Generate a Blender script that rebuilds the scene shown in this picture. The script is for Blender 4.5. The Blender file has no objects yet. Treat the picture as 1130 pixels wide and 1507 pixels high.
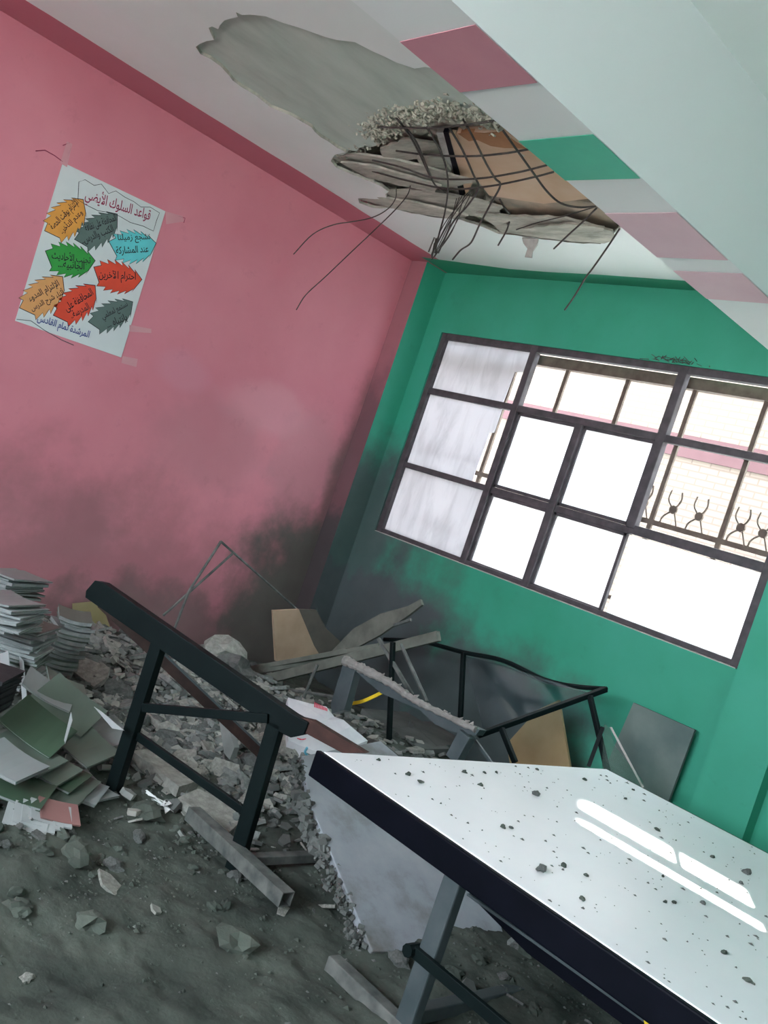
import bpy, bmesh, math, random
from mathutils import Vector, Matrix, noise

random.seed(7)
S = bpy.context.scene
COL = S.collection

# ------------------------------------------------------------------ camera
F_PX, YAW, PITCH, ROLL = 1388.9, .80623, -.01580, .32641
CAM = Vector((5.44, -4.861, 1.5))
D = Vector((-math.sin(YAW)*math.cos(PITCH), math.cos(YAW)*math.cos(PITCH), math.sin(PITCH)))
R0 = Vector((math.cos(YAW), math.sin(YAW), 0)); U0 = R0.cross(D)
cr_, sr_ = math.cos(ROLL), math.sin(ROLL)
RV = R0*cr_ + U0*sr_; UV = U0*cr_ - R0*sr_
cam_d = bpy.data.cameras.new('camera'); cam = bpy.data.objects.new('camera', cam_d); COL.objects.link(cam)
cam_d.sensor_fit = 'VERTICAL'; cam_d.sensor_height = 36; cam_d.lens = F_PX*36/1507
cam_d.clip_start = .05
cam.matrix_world = Matrix(((RV.x, UV.x, -D.x, CAM.x), (RV.y, UV.y, -D.y, CAM.y), (RV.z, UV.z, -D.z, CAM.z), (0, 0, 0, 1)))
S.camera = cam
S.view_settings.view_transform = 'Standard'; S.view_settings.look = 'None'
S.view_settings.gamma = 1; S.view_settings.use_curve_mapping = False
S.view_settings.exposure = 2.55

# ------------------------------------------------------------------ world, sun, window and fill portals
W = bpy.data.worlds.new('sky'); S.world = W; W.use_nodes = True
bg = W.node_tree.nodes['Background']; bg.inputs[0].default_value = (.80, .91, 1, 1); bg.inputs[1].default_value = 4.0
sun_d = bpy.data.lights.new('sun', 'SUN'); sun_d.energy = 9; sun_d.angle = .009; sun_d.color = (1, .96, .88)
sun = bpy.data.objects.new('sun', sun_d); COL.objects.link(sun)
sun.rotation_euler = Vector((.60, -.94, -1)).to_track_quat('-Z', 'Y').to_euler()

def portal(name, loc, direction, w, h):
    l = bpy.data.lights.new(name, 'AREA'); l.shape = 'RECTANGLE'; l.size = w; l.size_y = h
    l.cycles.is_portal = True
    o = bpy.data.objects.new(name, l); COL.objects.link(o); o.location = loc
    o.rotation_euler = Vector(direction).to_track_quat('-Z', 'Z').to_euler()
portal('window_portal', (1.8, .2, 2.0), (0, -1, 0), 3.1, 1.7)
portal('back_fill_portal', (3.9, -7.62, 2.17), (0, 1, 0), 3.6, 1.45)  # sky fill through the opening added behind the camera

def ray(px, py): return D + RV*((px-565)/F_PX) - UV*((py-753.5)/F_PX)
def at(px, py, ax, v):
    a = ray(px, py); i = 'xyz'.index(ax); t = (v-CAM[i])/a[i]
    return CAM + a*t

# ------------------------------------------------------------------ materials
def mat(name): 
    m = bpy.data.materials.new(name); m.use_nodes = True
    return m, m.node_tree.nodes, m.node_tree.links, m.node_tree.nodes['Principled BSDF']
def pos_node(n, l):
    g = n.new('ShaderNodeNewGeometry'); return g.outputs['Position']
def ramp(n, stops):
    r = n.new('ShaderNodeValToRGB'); e = r.color_ramp.elements
    while len(e) < len(stops): e.new(.5)
    for el, (p, c) in zip(e, stops):
        el.position = p; el.color = (*c, 1) if len(c) == 3 else c
    return r
def noise_n(n, l, vec, scale, detail=4, rough=.55, dist=0):
    t = n.new('ShaderNodeTexNoise'); t.inputs['Scale'].default_value = scale; t.inputs['Detail'].default_value = detail
    t.inputs['Roughness'].default_value = rough; t.inputs['Distortion'].default_value = dist
    if vec is not None: l.new(vec, t.inputs['Vector'])
    return t.outputs['Fac']
def mixc(n, l, fac, a, b):
    m = n.new('ShaderNodeMix'); m.data_type = 'RGBA'
    for s, v in ((m.inputs[0], fac), (m.inputs[6], a), (m.inputs[7], b)):
        if isinstance(v, (int, float)): s.default_value = v
        elif isinstance(v, (tuple, list)): s.default_value = (*v, 1)
        else: l.new(v, s)
    return m.outputs[2]
def mth(n, l, op, *a):
    m = n.new('ShaderNodeMath'); m.operation = op
    for s, v in zip(m.inputs, a):
        if isinstance(v, (int, float)): s.default_value = v
        else: l.new(v, s)
    return m.outputs[0]
def bump(n, l, p, h, strength=.3, dist=.01):
    b = n.new('ShaderNodeBump'); b.inputs['Strength'].default_value = strength; b.inputs['Distance'].default_value = dist
    l.new(h, b.inputs['Height']); l.new(b.outputs[0], p.inputs['Normal'])
def srgb(r, g, b):
    f = lambda c: (c/255/12.92) if c/255 <= .04045 else ((c/255+.055)/1.055)**2.4
    return (f(r), f(g), f(b))
def simple(name, c1, c2=None, scale=8, rough=.7, bmp=.2, bdist=.005, metallic=0, obj=False, detail=5, spec=.5):
    m, n, l, p = mat(name)
    if obj: v = n.new('ShaderNodeTexCoord').outputs['Object']
    else: v = pos_node(n, l)
    f = noise_n(n, l, v, scale, detail)
    r = ramp(n, [(.3, c1), (.7, c2 or c1)]); l.new(f, r.inputs[0]); l.new(r.outputs[0], p.inputs['Base Color'])
    p.inputs['Roughness'].default_value = rough; p.inputs['Metallic'].default_value = metallic
    p.inputs['Specular IOR Level'].default_value = spec
    if bmp: bump(n, l, p, noise_n(n, l, v, scale*4, 6), bmp, bdist)
    return m

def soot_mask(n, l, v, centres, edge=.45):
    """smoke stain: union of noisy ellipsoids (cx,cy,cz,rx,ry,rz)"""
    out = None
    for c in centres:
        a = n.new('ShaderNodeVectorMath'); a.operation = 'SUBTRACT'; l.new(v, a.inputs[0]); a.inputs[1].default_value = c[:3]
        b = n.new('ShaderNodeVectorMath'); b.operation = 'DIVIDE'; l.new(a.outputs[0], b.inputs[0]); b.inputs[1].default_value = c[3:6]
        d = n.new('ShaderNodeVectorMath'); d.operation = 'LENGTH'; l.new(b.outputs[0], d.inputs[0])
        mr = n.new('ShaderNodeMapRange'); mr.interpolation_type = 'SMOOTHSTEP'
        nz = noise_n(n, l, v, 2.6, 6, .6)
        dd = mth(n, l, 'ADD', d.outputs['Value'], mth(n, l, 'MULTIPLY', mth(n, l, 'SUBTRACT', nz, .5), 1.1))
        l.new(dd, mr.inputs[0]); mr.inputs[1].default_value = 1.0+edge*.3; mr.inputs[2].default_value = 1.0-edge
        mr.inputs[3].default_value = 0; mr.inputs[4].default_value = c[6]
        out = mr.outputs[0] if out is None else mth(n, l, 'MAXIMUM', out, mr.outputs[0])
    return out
def paint(name, base, alt, soots, sootcol=(.045, .05, .05), patches=None):
    m, n, l, p = mat(name); v = pos_node(n, l)
    r = ramp(n, [(.35, base), (.7, alt)]); l.new(noise_n(n, l, v, 1.3, 5), r.inputs[0])
    c = r.outputs[0]
    if patches:
        for (cc, col, strength) in patches:
            c = mixc(n, l, soot_mask(n, l, v, [cc]), c, col)
    # fine scuffs
    sc = ramp(n, [(.60, (0, 0, 0)), (.78, (.35, .35, .35))]); l.new(noise_n(n, l, v, 7, 8, .65), sc.inputs[0])
    c = mixc(n, l, sc.outputs[0], c, tuple(x*.62 for x in base))
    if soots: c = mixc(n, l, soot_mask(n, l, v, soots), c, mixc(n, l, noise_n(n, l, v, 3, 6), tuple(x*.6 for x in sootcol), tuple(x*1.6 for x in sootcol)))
    l.new(c, p.inputs['Base Color']); p.inputs['Roughness'].default_value = .55
    p.inputs['Specular IOR Level'].default_value = .3
    bump(n, l, p, noise_n(n, l, v, 18, 6), .12, .01)
    return m
PINK, PINK2 = (.60, .20, .25), (.66, .25, .30)
GREEN, GREEN2 = (.036, .325, .20), (.056, .38, .262)
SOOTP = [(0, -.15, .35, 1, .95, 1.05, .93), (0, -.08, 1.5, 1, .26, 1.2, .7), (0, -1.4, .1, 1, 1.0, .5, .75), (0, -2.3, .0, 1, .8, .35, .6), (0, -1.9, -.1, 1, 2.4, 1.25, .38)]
SOOTG = [(.5, -.1, .35, 1.35, 1, 1.05, .97), (1.7, 0, .30, 1.25, 1, .62, .95), (.2, -.1, 1.0, .5, 1, .95, .88)]
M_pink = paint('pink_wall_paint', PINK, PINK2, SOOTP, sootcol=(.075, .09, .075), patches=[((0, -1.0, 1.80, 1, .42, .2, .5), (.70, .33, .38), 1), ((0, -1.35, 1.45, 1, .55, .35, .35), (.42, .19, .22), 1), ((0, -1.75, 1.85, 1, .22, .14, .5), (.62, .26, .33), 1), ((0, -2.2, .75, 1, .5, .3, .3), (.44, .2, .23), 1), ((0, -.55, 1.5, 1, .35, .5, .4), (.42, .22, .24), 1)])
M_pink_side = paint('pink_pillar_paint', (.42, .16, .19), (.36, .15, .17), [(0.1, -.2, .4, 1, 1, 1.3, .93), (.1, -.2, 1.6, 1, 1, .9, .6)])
M_green = paint('green_wall_paint', GREEN, GREEN2, SOOTG, sootcol=(.07, .08, .085))
M_white_paint = simple('white_beam_paint', (.84, .89, .87), (.88, .91, .90), 1.2, .6, .08)
M_beam_pink = simple('beam_pink_paint', (.62, .27, .33), (.66, .31, .36), 5, .6, .1)
M_beam_pale = simple('beam_pale_pink_paint', (.74, .48, .54), (.78, .53, .58), 5, .6, .1)
M_beam_green = simple('beam_green_paint', (.06, .52, .34), (.08, .58, .38), 5, .6, .1)

def ceiling_mat():
    m, n, l, p = mat('ceiling_paint'); v = pos_node(n, l)
    sep = n.new('ShaderNodeSeparateXYZ'); l.new(v, sep.inputs[0])
    wob = mth(n, l, 'MULTIPLY', mth(n, l, 'SUBTRACT', noise_n(n, l, v, 1.5, 2), .5), .05)
    r = ramp(n, [(.3, (.78, .84, .80)), (.7, (.86, .90, .88))]); l.new(noise_n(n, l, v, 1.1, 5), r.inputs[0])
    X = mth(n, l, 'ADD', sep.outputs[0], wob); Y = mth(n, l, 'ADD', sep.outputs[1], wob)
    pm = mth(n, l, 'LESS_THAN', X, .345)
    c = mixc(n, l, pm, r.outputs[0], (.55, .17, .22))
    gm = mth(n, l, 'GREATER_THAN', Y, -.165)
    # rounded green corner
    lim = mth(n, l, 'SUBTRACT', -.16, mth(n, l, 'MULTIPLY', mth(n, l, 'MAXIMUM', mth(n, l, 'SUBTRACT', .95, X), 0.0), .17))
    gm = mth(n, l, 'GREATER_THAN', Y, lim)
    gm = mth(n, l, 'MULTIPLY', gm, mth(n, l, 'GREATER_THAN', X, .19))
    c = mixc(n, l, gm, c, (.05, .36, .22))
    l.new(c, p.inputs['Base Color']); p.inputs['Roughness'].default_value = .7
    bump(n, l, p, noise_n(n, l, v, 20, 5), .08, .01)
    return m
M_ceiling = ceiling_mat()

def streaky(name, c1, c2, c3, scale=(1, 6, 1), sc=5, rough=.85, bd=.01):
    m, n, l, p = mat(name); v = pos_node(n, l)
    mp = n.new('ShaderNodeMapping'); l.new(v, mp.inputs[0]); mp.inputs['Scale'].default_value = scale
    r = ramp(n, [(.28, c1), (.5, c2), (.75, c3)]); l.new(noise_n(n, l, mp.outputs[0], sc, 8, .62), r.inputs[0])
    l.new(r.outputs[0], p.inputs['Base Color']); p.inputs['Roughness'].default_value = rough
    bump(n, l, p, noise_n(n, l, mp.outputs[0], sc*3, 8), .35, bd)
    return m
M_slab = streaky('bare_concrete_soffit', (.38, .46, .40), (.50, .58, .51), (.60, .67, .60), (2.2, .7, 1), 2.4)
M_rough = streaky('broken_concrete', (.30, .30, .24), (.56, .54, .45), (.76, .73, .62), (1, 1, 1), 9, .95, .04)
M_flap = streaky('broken_plaster_layer', (.28, .28, .23), (.46, .45, .38), (.64, .62, .53), (1, 3, 1), 6, .95, .03)
M_edge = simple('plaster_crumbs', (.40, .40, .32), (.66, .65, .54), 20, .95, .5, .01)
M_block = simple('cream_block_face', (.62, .42, .27), (.68, .50, .36), 5, .9, .2)
M_blockdirt = simple('cream_block_dirty', (.22, .20, .16), (.50, .38, .27), 6, .9, .2)
M_terra = simple('terracotta_block_face', (.36, .16, .07), (.46, .23, .11), 8, .9, .3)
M_rebar = simple('rusty_steel_rod', (.05, .05, .048), (.12, .10, .085), 30, .6, .3, .002, .5)
M_dark = simple('dark_green_black_enamel', (.003, .007, .0075), (.006, .012, .012), 5, .5, .05, spec=.12)
M_navy = simple('black_table_edge_steel', (.001, .002, .005), (.003, .004, .009), 6, .55, .08, spec=.10)
M_steel = simple('grey_painted_steel', (.045, .065, .07), (.08, .10, .105), 9, .5, .15, .003)
M_dusty_steel = simple('dusty_green_steel', (.05, .062, .058), (.17, .18, .165), 14, .8, .3, .003)
M_rust = simple('rusted_steel', (.03, .012, .009), (.07, .027, .02), 18, .8, .4, .004)
M_brownrail = simple('brown_wood_rail', (.022, .012, .010), (.055, .028, .022), 12, .7, .3, .004)
M_frame = simple('window_frame_steel', (.05, .045, .048), (.095, .082, .09), 16, .6, .3, .003)
M_grille = simple('brown_grille_steel', (.10, .07, .055), (.17, .13, .10), 16, .7, .2, .003)
M_dust = simple('rubble_dust', (.020, .030, .024), (.105, .125, .103), 3.0, .95, .6, .02, detail=10)
M_chunkA = simple('pale_concrete_chunk', (.20, .205, .18), (.38, .385, .345), 5, .95, .6, .01, obj=True)
M_chunkB = simple('grey_concrete_chunk', (.085, .095, .088), (.16, .17, .16), 5, .95, .6, .01, obj=True)
M_chunkC = simple('plaster_shard', (.13, .145, .135), (.27, .285, .27), 4, .9, .3, .005, obj=True)
M_ply = simple('pale_plywood', (.34, .24, .16), (.42, .31, .215), 7, .75, .15)
M_ply_dirt = simple('sooty_plywood', (.08, .075, .065), (.12, .105, .085), 7, .85, .15)
M_tan = simple('tan_chipboard', (.32, .23, .11), (.38, .28, .15), 7, .8, .15)
M_yellowcard = simple('yellowed_card', (.28, .24, .11), (.34, .29, .15), 7, .8, .1)
M_timber = simple('dusty_timber', (.10, .11, .09), (.17, .18, .15), 10, .9, .3)
M_greyboard = simple('grey_dusty_board', (.10, .15, .14), (.17, .22, .20), 5, .85, .2)
M_plasterbar = simple('white_plaster_crust', (.42, .40, .37), (.58, .56, .53), 20, .9, .6, .01)
M_blackcloth = simple('black_binding', (.01, .01, .012), (.025, .025, .028), 20, .7, .3)
def tabletop_mat():
    m, n, l, p = mat('white_laminate'); v = pos_node(n, l)
    r = ramp(n, [(.35, (.88, .89, .92)), (.7, (.93, .93, .95))]); l.new(noise_n(n, l, v, 3, 6), r.inputs[0])
    l.new(r.outputs[0], p.inputs['Base Color']); p.inputs['Roughness'].default_value = .34
    return m
M_white_top = tabletop_mat()
M_slabboard = streaky('dusty_white_slab', (.15, .15, .135), (.30, .33, .36), (.38, .40, .42), (1, 1, 1), 4, .7, .006)
M_paper = simple('paper_pages', (.22, .245, .24), (.32, .345, .335), 30, .8, .3, .002, obj=True)
COVERS = [simple('cover_'+nm, c, tuple(x*1.25 for x in c), 3, .42, .1, .003, obj=True) for nm, c in
          (('grey_green', (.10, .135, .108)), ('pale_grey', (.22, .25, .245)), ('dusty_green', (.045, .085, .052)), ('white', (.36, .39, .39)), ('red', (.28, .14, .13)))]
def frosted(name, col, tr, lo=.72):
    m, n, l, p = mat(name); v = pos_node(n, l)
    mp = n.new('ShaderNodeMapping'); l.new(v, mp.inputs[0]); mp.inputs['Scale'].default_value = (1.6, 1, .35)
    r = ramp(n, [(.32, tuple(c*lo for c in col)), (.55, col)]); l.new(noise_n(n, l, mp.outputs[0], 7, 7, .6, .8), r.inputs[0])
    t = n.new('ShaderNodeBsdfTranslucent'); l.new(r.outputs[0], t.inputs[0])
    d = n.new('ShaderNodeBsdfDiffuse'); l.new(r.outputs[0], d.inputs[0])
    mx = n.new('ShaderNodeMixShader'); mx.inputs[0].default_value = tr
    l.new(d.outputs[0], mx.inputs[1]); l.new(t.outputs[0], mx.inputs[2])
    l.new(mx.outputs[0], n['Material Output'].inputs['Surface'])
    return m
M_boardpane = frosted('dusty_frosted_glass', (.68, .67, .69), .62, .84)
M_whitepane = frosted('bright_frosted_glass', (.95, .95, .97), .92, .95)
def clear_glass(name, tint, mix, gl=.06):
    m, n, l, p = mat(name)
    t = n.new('ShaderNodeBsdfTransparent'); t.inputs[0].default_value = (*tint, 1)
    g = n.new('ShaderNodeBsdfGlossy'); g.inputs['Roughness'].default_value = .05
    tl = n.new('ShaderNodeBsdfTranslucent'); tl.inputs[0].default_value = (.9, .9, .92, 1)
    m1 = n.new('ShaderNodeMixShader'); m1.inputs[0].default_value = mix; l.new(t.outputs[0], m1.inputs[1]); l.new(tl.outputs[0], m1.inputs[2])
    m2 = n.new('ShaderNodeMixShader'); m2.inputs[0].default_value = gl; l.new(m1.outputs[0], m2.inputs[1]); l.new(g.outputs[0], m2.inputs[2])
    l.new(m2.outputs[0], n['Material Output'].inputs['Surface'])
    return m
M_hazeglass = clear_glass('hazy_glass', (.95, .95, .95), .5)
M_shardglass = clear_glass('greenish_glass', (.72, .86, .80), .12)
M_dustyglass = clear_glass('dusty_dark_glass', (.78, .84, .87), .05, .02)
def brick_mat():
    m, n, l, p = mat('outside_brickwork'); v = pos_node(n, l)
    sep = n.new('ShaderNodeSeparateXYZ'); l.new(v, sep.inputs[0])
    cb = n.new('ShaderNodeCombineXYZ'); l.new(sep.outputs[0], cb.inputs[0]); l.new(sep.outputs[2], cb.inputs[1])
    b = n.new('ShaderNodeTexBrick'); l.new(cb.outputs[0], b.inputs['Vector'])
    b.inputs['Scale'].default_value = 1; b.inputs['Brick Width'].default_value = .22; b.inputs['Row Height'].default_value = .07
    b.inputs['Mortar Size'].default_value = .009
    b.inputs['Color1'].default_value = (.120, .092, .074, 1); b.inputs['Color2'].default_value = (.132, .104, .083, 1)
    b.inputs['Mortar'].default_value = (.092, .066, .054, 1)
    l.new(b.outputs[0], p.inputs['Base Color']); p.inputs['Roughness'].default_value = .9
    return m
M_brick = brick_mat()
M_band = simple('outside_pink_band', (.056, .022, .025), (.064, .027, .030), 6, .9, .1)
M_ground = simple('outside_concrete', (.6, .58, .54), (.7, .68, .64), 3, .9, .1)
M_black_ink = simple('black_marker_ink', (.02, .02, .025), rough=.8, bmp=0)
M_red_ink = simple('maroon_marker_ink', (.30, .04, .09), rough=.8, bmp=0)
M_blue_ink = simple('blue_marker_ink', (.03, .05, .25), rough=.8, bmp=0)
M_poster = simple('poster_paper', (.58, .64, .63), (.64, .69, .68), 4, .5, .05)
LEAFC = {k: simple('poster_'+k, c, tuple(x*.9 for x in c), 14, .6, 0) for k, c in
         dict(orange=(.75, .34, .06), grey=(.11, .17, .15), cyan=(.12, .60, .62), green=(.03, .32, .05), red=(.72, .07, .03), peach=(.70, .34, .12)).items()}
M_tape = simple('clear_tape', (.62, .30, .34), (.66, .36, .38), 6, .25, 0)
M_yellow = simple('yellow_plastic', (.80, .55, .02), (.85, .6, .03), 5, .45, 0)
M_bag = simple('white_woven_sack', (.58, .59, .62), (.70, .71, .72), 12, .6, .3, .004)
M_redprint = simple('red_print', (.65, .05, .10), rough=.7, bmp=0)
M_cyanstring = simple('blue_plastic_string', (.15, .5, .65), rough=.5, bmp=0)
M_ash = simple('dark_ash', (.03, .035, .035), (.07, .075, .07), 8, .95, .6, .02)

# ------------------------------------------------------------------ geometry helpers
class MB:
    def __init__(s): s.v = []; s.f = []; s.mi = []
    def add(s, vs, fs, mi=0):
        o = len(s.v); s.v += [tuple(v) for v in vs]; s.f += [tuple(i+o for i in f) for f in fs]; s.mi += [mi]*len(fs); return s
    def box(s, c, size, rot=None, mi=0):
        hx, hy, hz = [x/2 for x in size]; c = Vector(c)
        vs = [Vector((x, y, z)) for x in (-hx, hx) for y in (-hy, hy) for z in (-hz, hz)]
        if rot is not None: vs = [rot @ v for v in vs]
        return s.add([c+v for v in vs], [(0, 1, 3, 2), (4, 6, 7, 5), (0, 4, 5, 1), (2, 3, 7, 6), (0, 2, 6, 4), (1, 5, 7, 3)], mi)
    def bar(s, a, b, w, h, up=(0, 0, 1), mi=0):
        a, b = Vector(a), Vector(b); d = (b-a); L = d.length; d.normalize()
        up = Vector(up); side = d.cross(up)
        if side.length < 1e-4: side = d.cross(Vector((0, 1, 0)))
        side.normalize(); u = side.cross(d)
        rot = Matrix((d, side, u)).transposed()
        return s.box((a+b)/2, (L, w, h), rot, mi)
    def tube(s, pts, r, n=6, mi=0):
        pts = [Vector(p) for p in pts]; rings = []
        up = Vector((.13, .21, .97))
        for i, p in enumerate(pts):
            d = (pts[min(i+1, len(pts)-1)]-pts[max(i-1, 0)]).normalized()
            a = d.cross(up)
            if a.length < .05: a = d.cross(Vector((1, 0, 0)))
            a.normalize(); b = d.cross(a)
            rr = r[i] if isinstance(r, (list, tuple)) else r
            rings.append([p+(a*math.cos(t*2*math.pi/n)+b*math.sin(t*2*math.pi/n))*rr for t in range(n)])
        vs = [v for q in rings for v in q]; fs = []
        for i in range(len(pts)-1):
            for k in range(n):
                k2 = (k+1) % n; fs.append((i*n+k, i*n+k2, (i+1)*n+k2, (i+1)*n+k))
        fs.append(tuple(range(n))[::-1]); fs.append(tuple((len(pts)-1)*n+k for k in range(n)))
        return s.add(vs, fs, mi)
    def prism(s, poly, ext, mi=0):
        n = len(poly); poly = [Vector(p) for p in poly]; ext = Vector(ext)
        vs = poly + [p+ext for p in poly]
        fs = [tuple(range(n)), tuple(range(2*n-1, n-1, -1))] + [(i, i+n, (i+1) % n+n, (i+1) % n) for i in range(n)]
        return s.add(vs, fs, mi)
    def mesh(s, name, mats):
        me = bpy.data.meshes.new(name); me.from_pydata(s.v, [], s.f)
        for m in (mats if isinstance(mats, (list, tuple)) else [mats]): me.materials.append(m)
        me.polygons.foreach_set('material_index', s.mi)
        bm = bmesh.new(); bm.from_mesh(me); bmesh.ops.recalc_face_normals(bm, faces=bm.faces); bm.to_mesh(me); bm.free()
        return me
    def build(s, name, mats, parent=None, bevel=0, smooth=False):
        me = s.mesh(name, mats); o = bpy.data.objects.new(name, me); COL.objects.link(o)
        if smooth: me.polygons.foreach_set('use_smooth', [True]*len(me.polygons))
        if parent:
            o.parent = parent; o.matrix_parent_inverse = parent.matrix_world.inverted() if False else Matrix.Translation(-parent.location)
        if bevel:
            b = o.modifiers.new('bevel', 'BEVEL'); b.width = bevel; b.segments = 2; b.limit_method = 'ANGLE'
        return o
def tag(o, label=None, cat=None, group=None, kind=None):
    if label: o['label'] = label
    if cat: o['category'] = cat
    if group: o['group'] = group
    if kind: o['kind'] = kind
    return o
def thing(name, label, cat, loc=(0, 0, 0), group=None):
    o = bpy.data.objects.new(name, None); COL.objects.link(o); o.location = loc; o.empty_display_size = .1
    return tag(o, label, cat, group)
def struct(o): o['kind'] = 'structure'; return o
def catmull(pts, k=6):
    pts = [Vector(p) for p in pts]; P = [pts[0]*2-pts[1]]+pts+[pts[-1]*2-pts[-2]]; out = []
    for i in range(1, len(P)-2):
        for j in range(k):
            t = j/k
            out.append(.5*((2*P[i])+(P[i+1]-P[i-1])*t+(2*P[i-1]-5*P[i]+4*P[i+1]-P[i+2])*t*t+(-P[i-1]+3*P[i]-3*P[i+1]+P[i+2])*t**3))
    out.append(pts[-1]); return out

# ------------------------------------------------------------------ room shell
H = 3.25; RX = 7.3; RY = -7.3
WX0, WX1, WZ0, WZ1 = .34, 3.275, 1.235, 2.795        # window opening
T = .3
m = MB(); m.box((RX/2, RY/2, -.05), (RX+.6, -RY+.6, .1)); struct(m.build('floor', M_dust))
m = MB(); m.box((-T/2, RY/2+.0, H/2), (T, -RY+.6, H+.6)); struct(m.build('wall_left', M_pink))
m = MB()
TW = .09
m.box((WX0/2, TW/2, H/2), (WX0, TW, H)); m.box(((WX1+RX)/2, TW/2, H/2), (RX-WX1, TW, H))
m.box(((WX0+WX1)/2, TW/2, WZ0/2), (WX1-WX0, TW, WZ0)); m.box(((WX0+WX1)/2, TW/2, (WZ1+H)/2), (WX1-WX0, TW, H-WZ1))
struct(m.build('wall_window_side', M_green))
m = MB()   # back wall, with an unseen opening added for fill skylight
bx0, bx1, bz0, bz1 = 2.1, 5.7, 1.45, 2.9
m.box((bx0/2, RY-T/2, H/2), (bx0, T, H)); m.box(((bx1+RX)/2, RY-T/2, H/2), (RX-bx1, T, H))
m.box(((bx0+bx1)/2, RY-T/2, bz0/2), (bx1-bx0, T, bz0)); m.box(((bx0+bx1)/2, RY-T/2, (bz1+H)/2), (bx1-bx0, T, H-bz1))
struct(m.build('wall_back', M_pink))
m = MB(); m.box((RX+T/2, RY/2, H/2), (T, -RY+.6, H+.6)); struct(m.build('wall_right', M_white_paint))
# corner pillar and pilaster by the window
PX, PY = .17, -.21
m = MB(); m.box((PX/2, PY/2, H/2), (PX, -PY, H))
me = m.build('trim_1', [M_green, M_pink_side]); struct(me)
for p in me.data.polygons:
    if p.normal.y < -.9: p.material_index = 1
m = MB(); m.box((3.47, -.05, H/2), (.3, .1, H)); struct(m.build('trim_2', M_green))

m = MB(); m.box((RX/2, RY/2, H+.35), (RX+.8, -RY+.8, .2)); m.box((RX/2, RY/2, H+2.4), (RX+12, -RY+.4, 3.9)); struct(m.build('roof_and_sky_blocker', M_white_paint))  # unseen slab closes sky leaks; wide upper mass added to cut skylight
# beam with painted blocks on its soffit
BZ = 2.70
m = MB(); m.box((3.44, RY/2, (BZ+H)/2+.002), (.30, -RY, H-BZ)); beam = struct(m.build('trim_3', M_white_paint))
yb = [((585, 58), (680, 135), M_beam_pink), ((765, 205), (835, 265), M_beam_green), ((895, 312), (965, 378), M_beam_pale), ((990, 397), (1050, 440), M_beam_pale)]
for a, b, mt in yb:
    y0, y1 = at(*a, 'z', BZ).y, at(*b, 'z', BZ).y
    m = MB(); m.prism([(3.292, y0+.01, BZ), (3.588, y0, BZ), (3.588, y1, BZ), (3.292, y1, BZ)], (0, 0, -.0015)); 
    o = m.build('painted_block', mt, beam)

# ------------------------------------------------------------------ ceiling with the fallen plaster
HOLE = [(288, 69), (315, 59), (307, 41), (312, 39), (321, 43), (330, 30), (350, 25), (347, 18), (356, 22), (391, 24), (438, 40), (495, 59), (522, 62), (549, 76), (583, 92), (610, 101), (640, 101),
        (760, 150), (960, 300), (960, 340), (910, 335), (903, 343), (905, 349), (893, 350), (895, 356), (887, 354), (884, 359), (843, 357), (808, 353), (772, 348), (733, 344), (712, 335), (677, 323), (641, 320), (606, 314), (580, 307), (569, 306), (549, 306), (540, 303), (529, 299),
        (527, 292), (550, 293), (569, 292), (572, 282), (560, 274), (549, 269), (520, 258), (495, 247), (487, 237), (490, 231), (509, 224), (472, 202), (458, 187), (430, 171), (398, 158), (377, 141), (355, 128), (337, 111), (325, 98), (310, 87), (295, 80)]
def jag(poly, step=.05, amp=.012):
    out = []
    for i, p in enumerate(poly):
        q = poly[(i+1) % len(poly)]; L = (q-p).length; k = max(1, int(L/step))
        for j in range(k):
            c = p.lerp(q, j/k)
            if j: c = c+Vector((random.uniform(-amp, amp), random.uniform(-amp, amp), 0))
            out.append(c)
    return out
hole3 = jag([at(x, y, 'z', H) for x, y in HOLE])
def plate_with_hole(outer, hole, z, th, name, mats):
    bm = bmesh.new()
    edges = []
    for loop in (outer, hole):
        vs = [bm.verts.new((p[0], p[1], z)) for p in loop]
        edges += [bm.edges.new((vs[i], vs[(i+1) % len(vs)])) for i in range(len(vs))]
    bmesh.ops.triangle_fill(bm, use_beauty=True, use_dissolve=False, edges=edges)
    # remove faces inside the hole
    def inside(p, poly):
        c = False; j = len(poly)-1
        for i in range(len(poly)):
            a, b = poly[i], poly[j]
            if (a[1] > p[1]) != (b[1] > p[1]) and p[0] < (b[0]-a[0])*(p[1]-a[1])/(b[1]-a[1])+a[0]: c = not c
            j = i
        return c
    kill = [f for f in bm.faces if inside(f.calc_center_median(), hole)]
    bmesh.ops.delete(bm, geom=kill, context='FACES_ONLY')
    for f in bm.faces:
        if f.normal.z > 0: f.normal_flip()
    r = bmesh.ops.extrude_face_region(bm, geom=list(bm.faces))
    for v in [g for g in r['geom'] if isinstance(g, bmesh.types.BMVert)]: v.co.z += th
    bmesh.ops.recalc_face_normals(bm, faces=bm.faces)
    me = bpy.data.meshes.new(name); bm.to_mesh(me); bm.free()
    for mt in mats: me.materials.append(mt)
    o = bpy.data.objects.new(name, me); COL.objects.link(o)
    for p in me.polygons:
        if abs(p.normal.z) < .5 and len(mats) > 1: p.material_index = 1
    return o
outer = [(-.3, RY-.3), (RX+.3, RY-.3), (RX+.3, .3), (-.3, .3)]
ceil = struct(plate_with_hole(outer, hole3, H, .016, 'ceiling', [M_ceiling, M_flap]))
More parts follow.
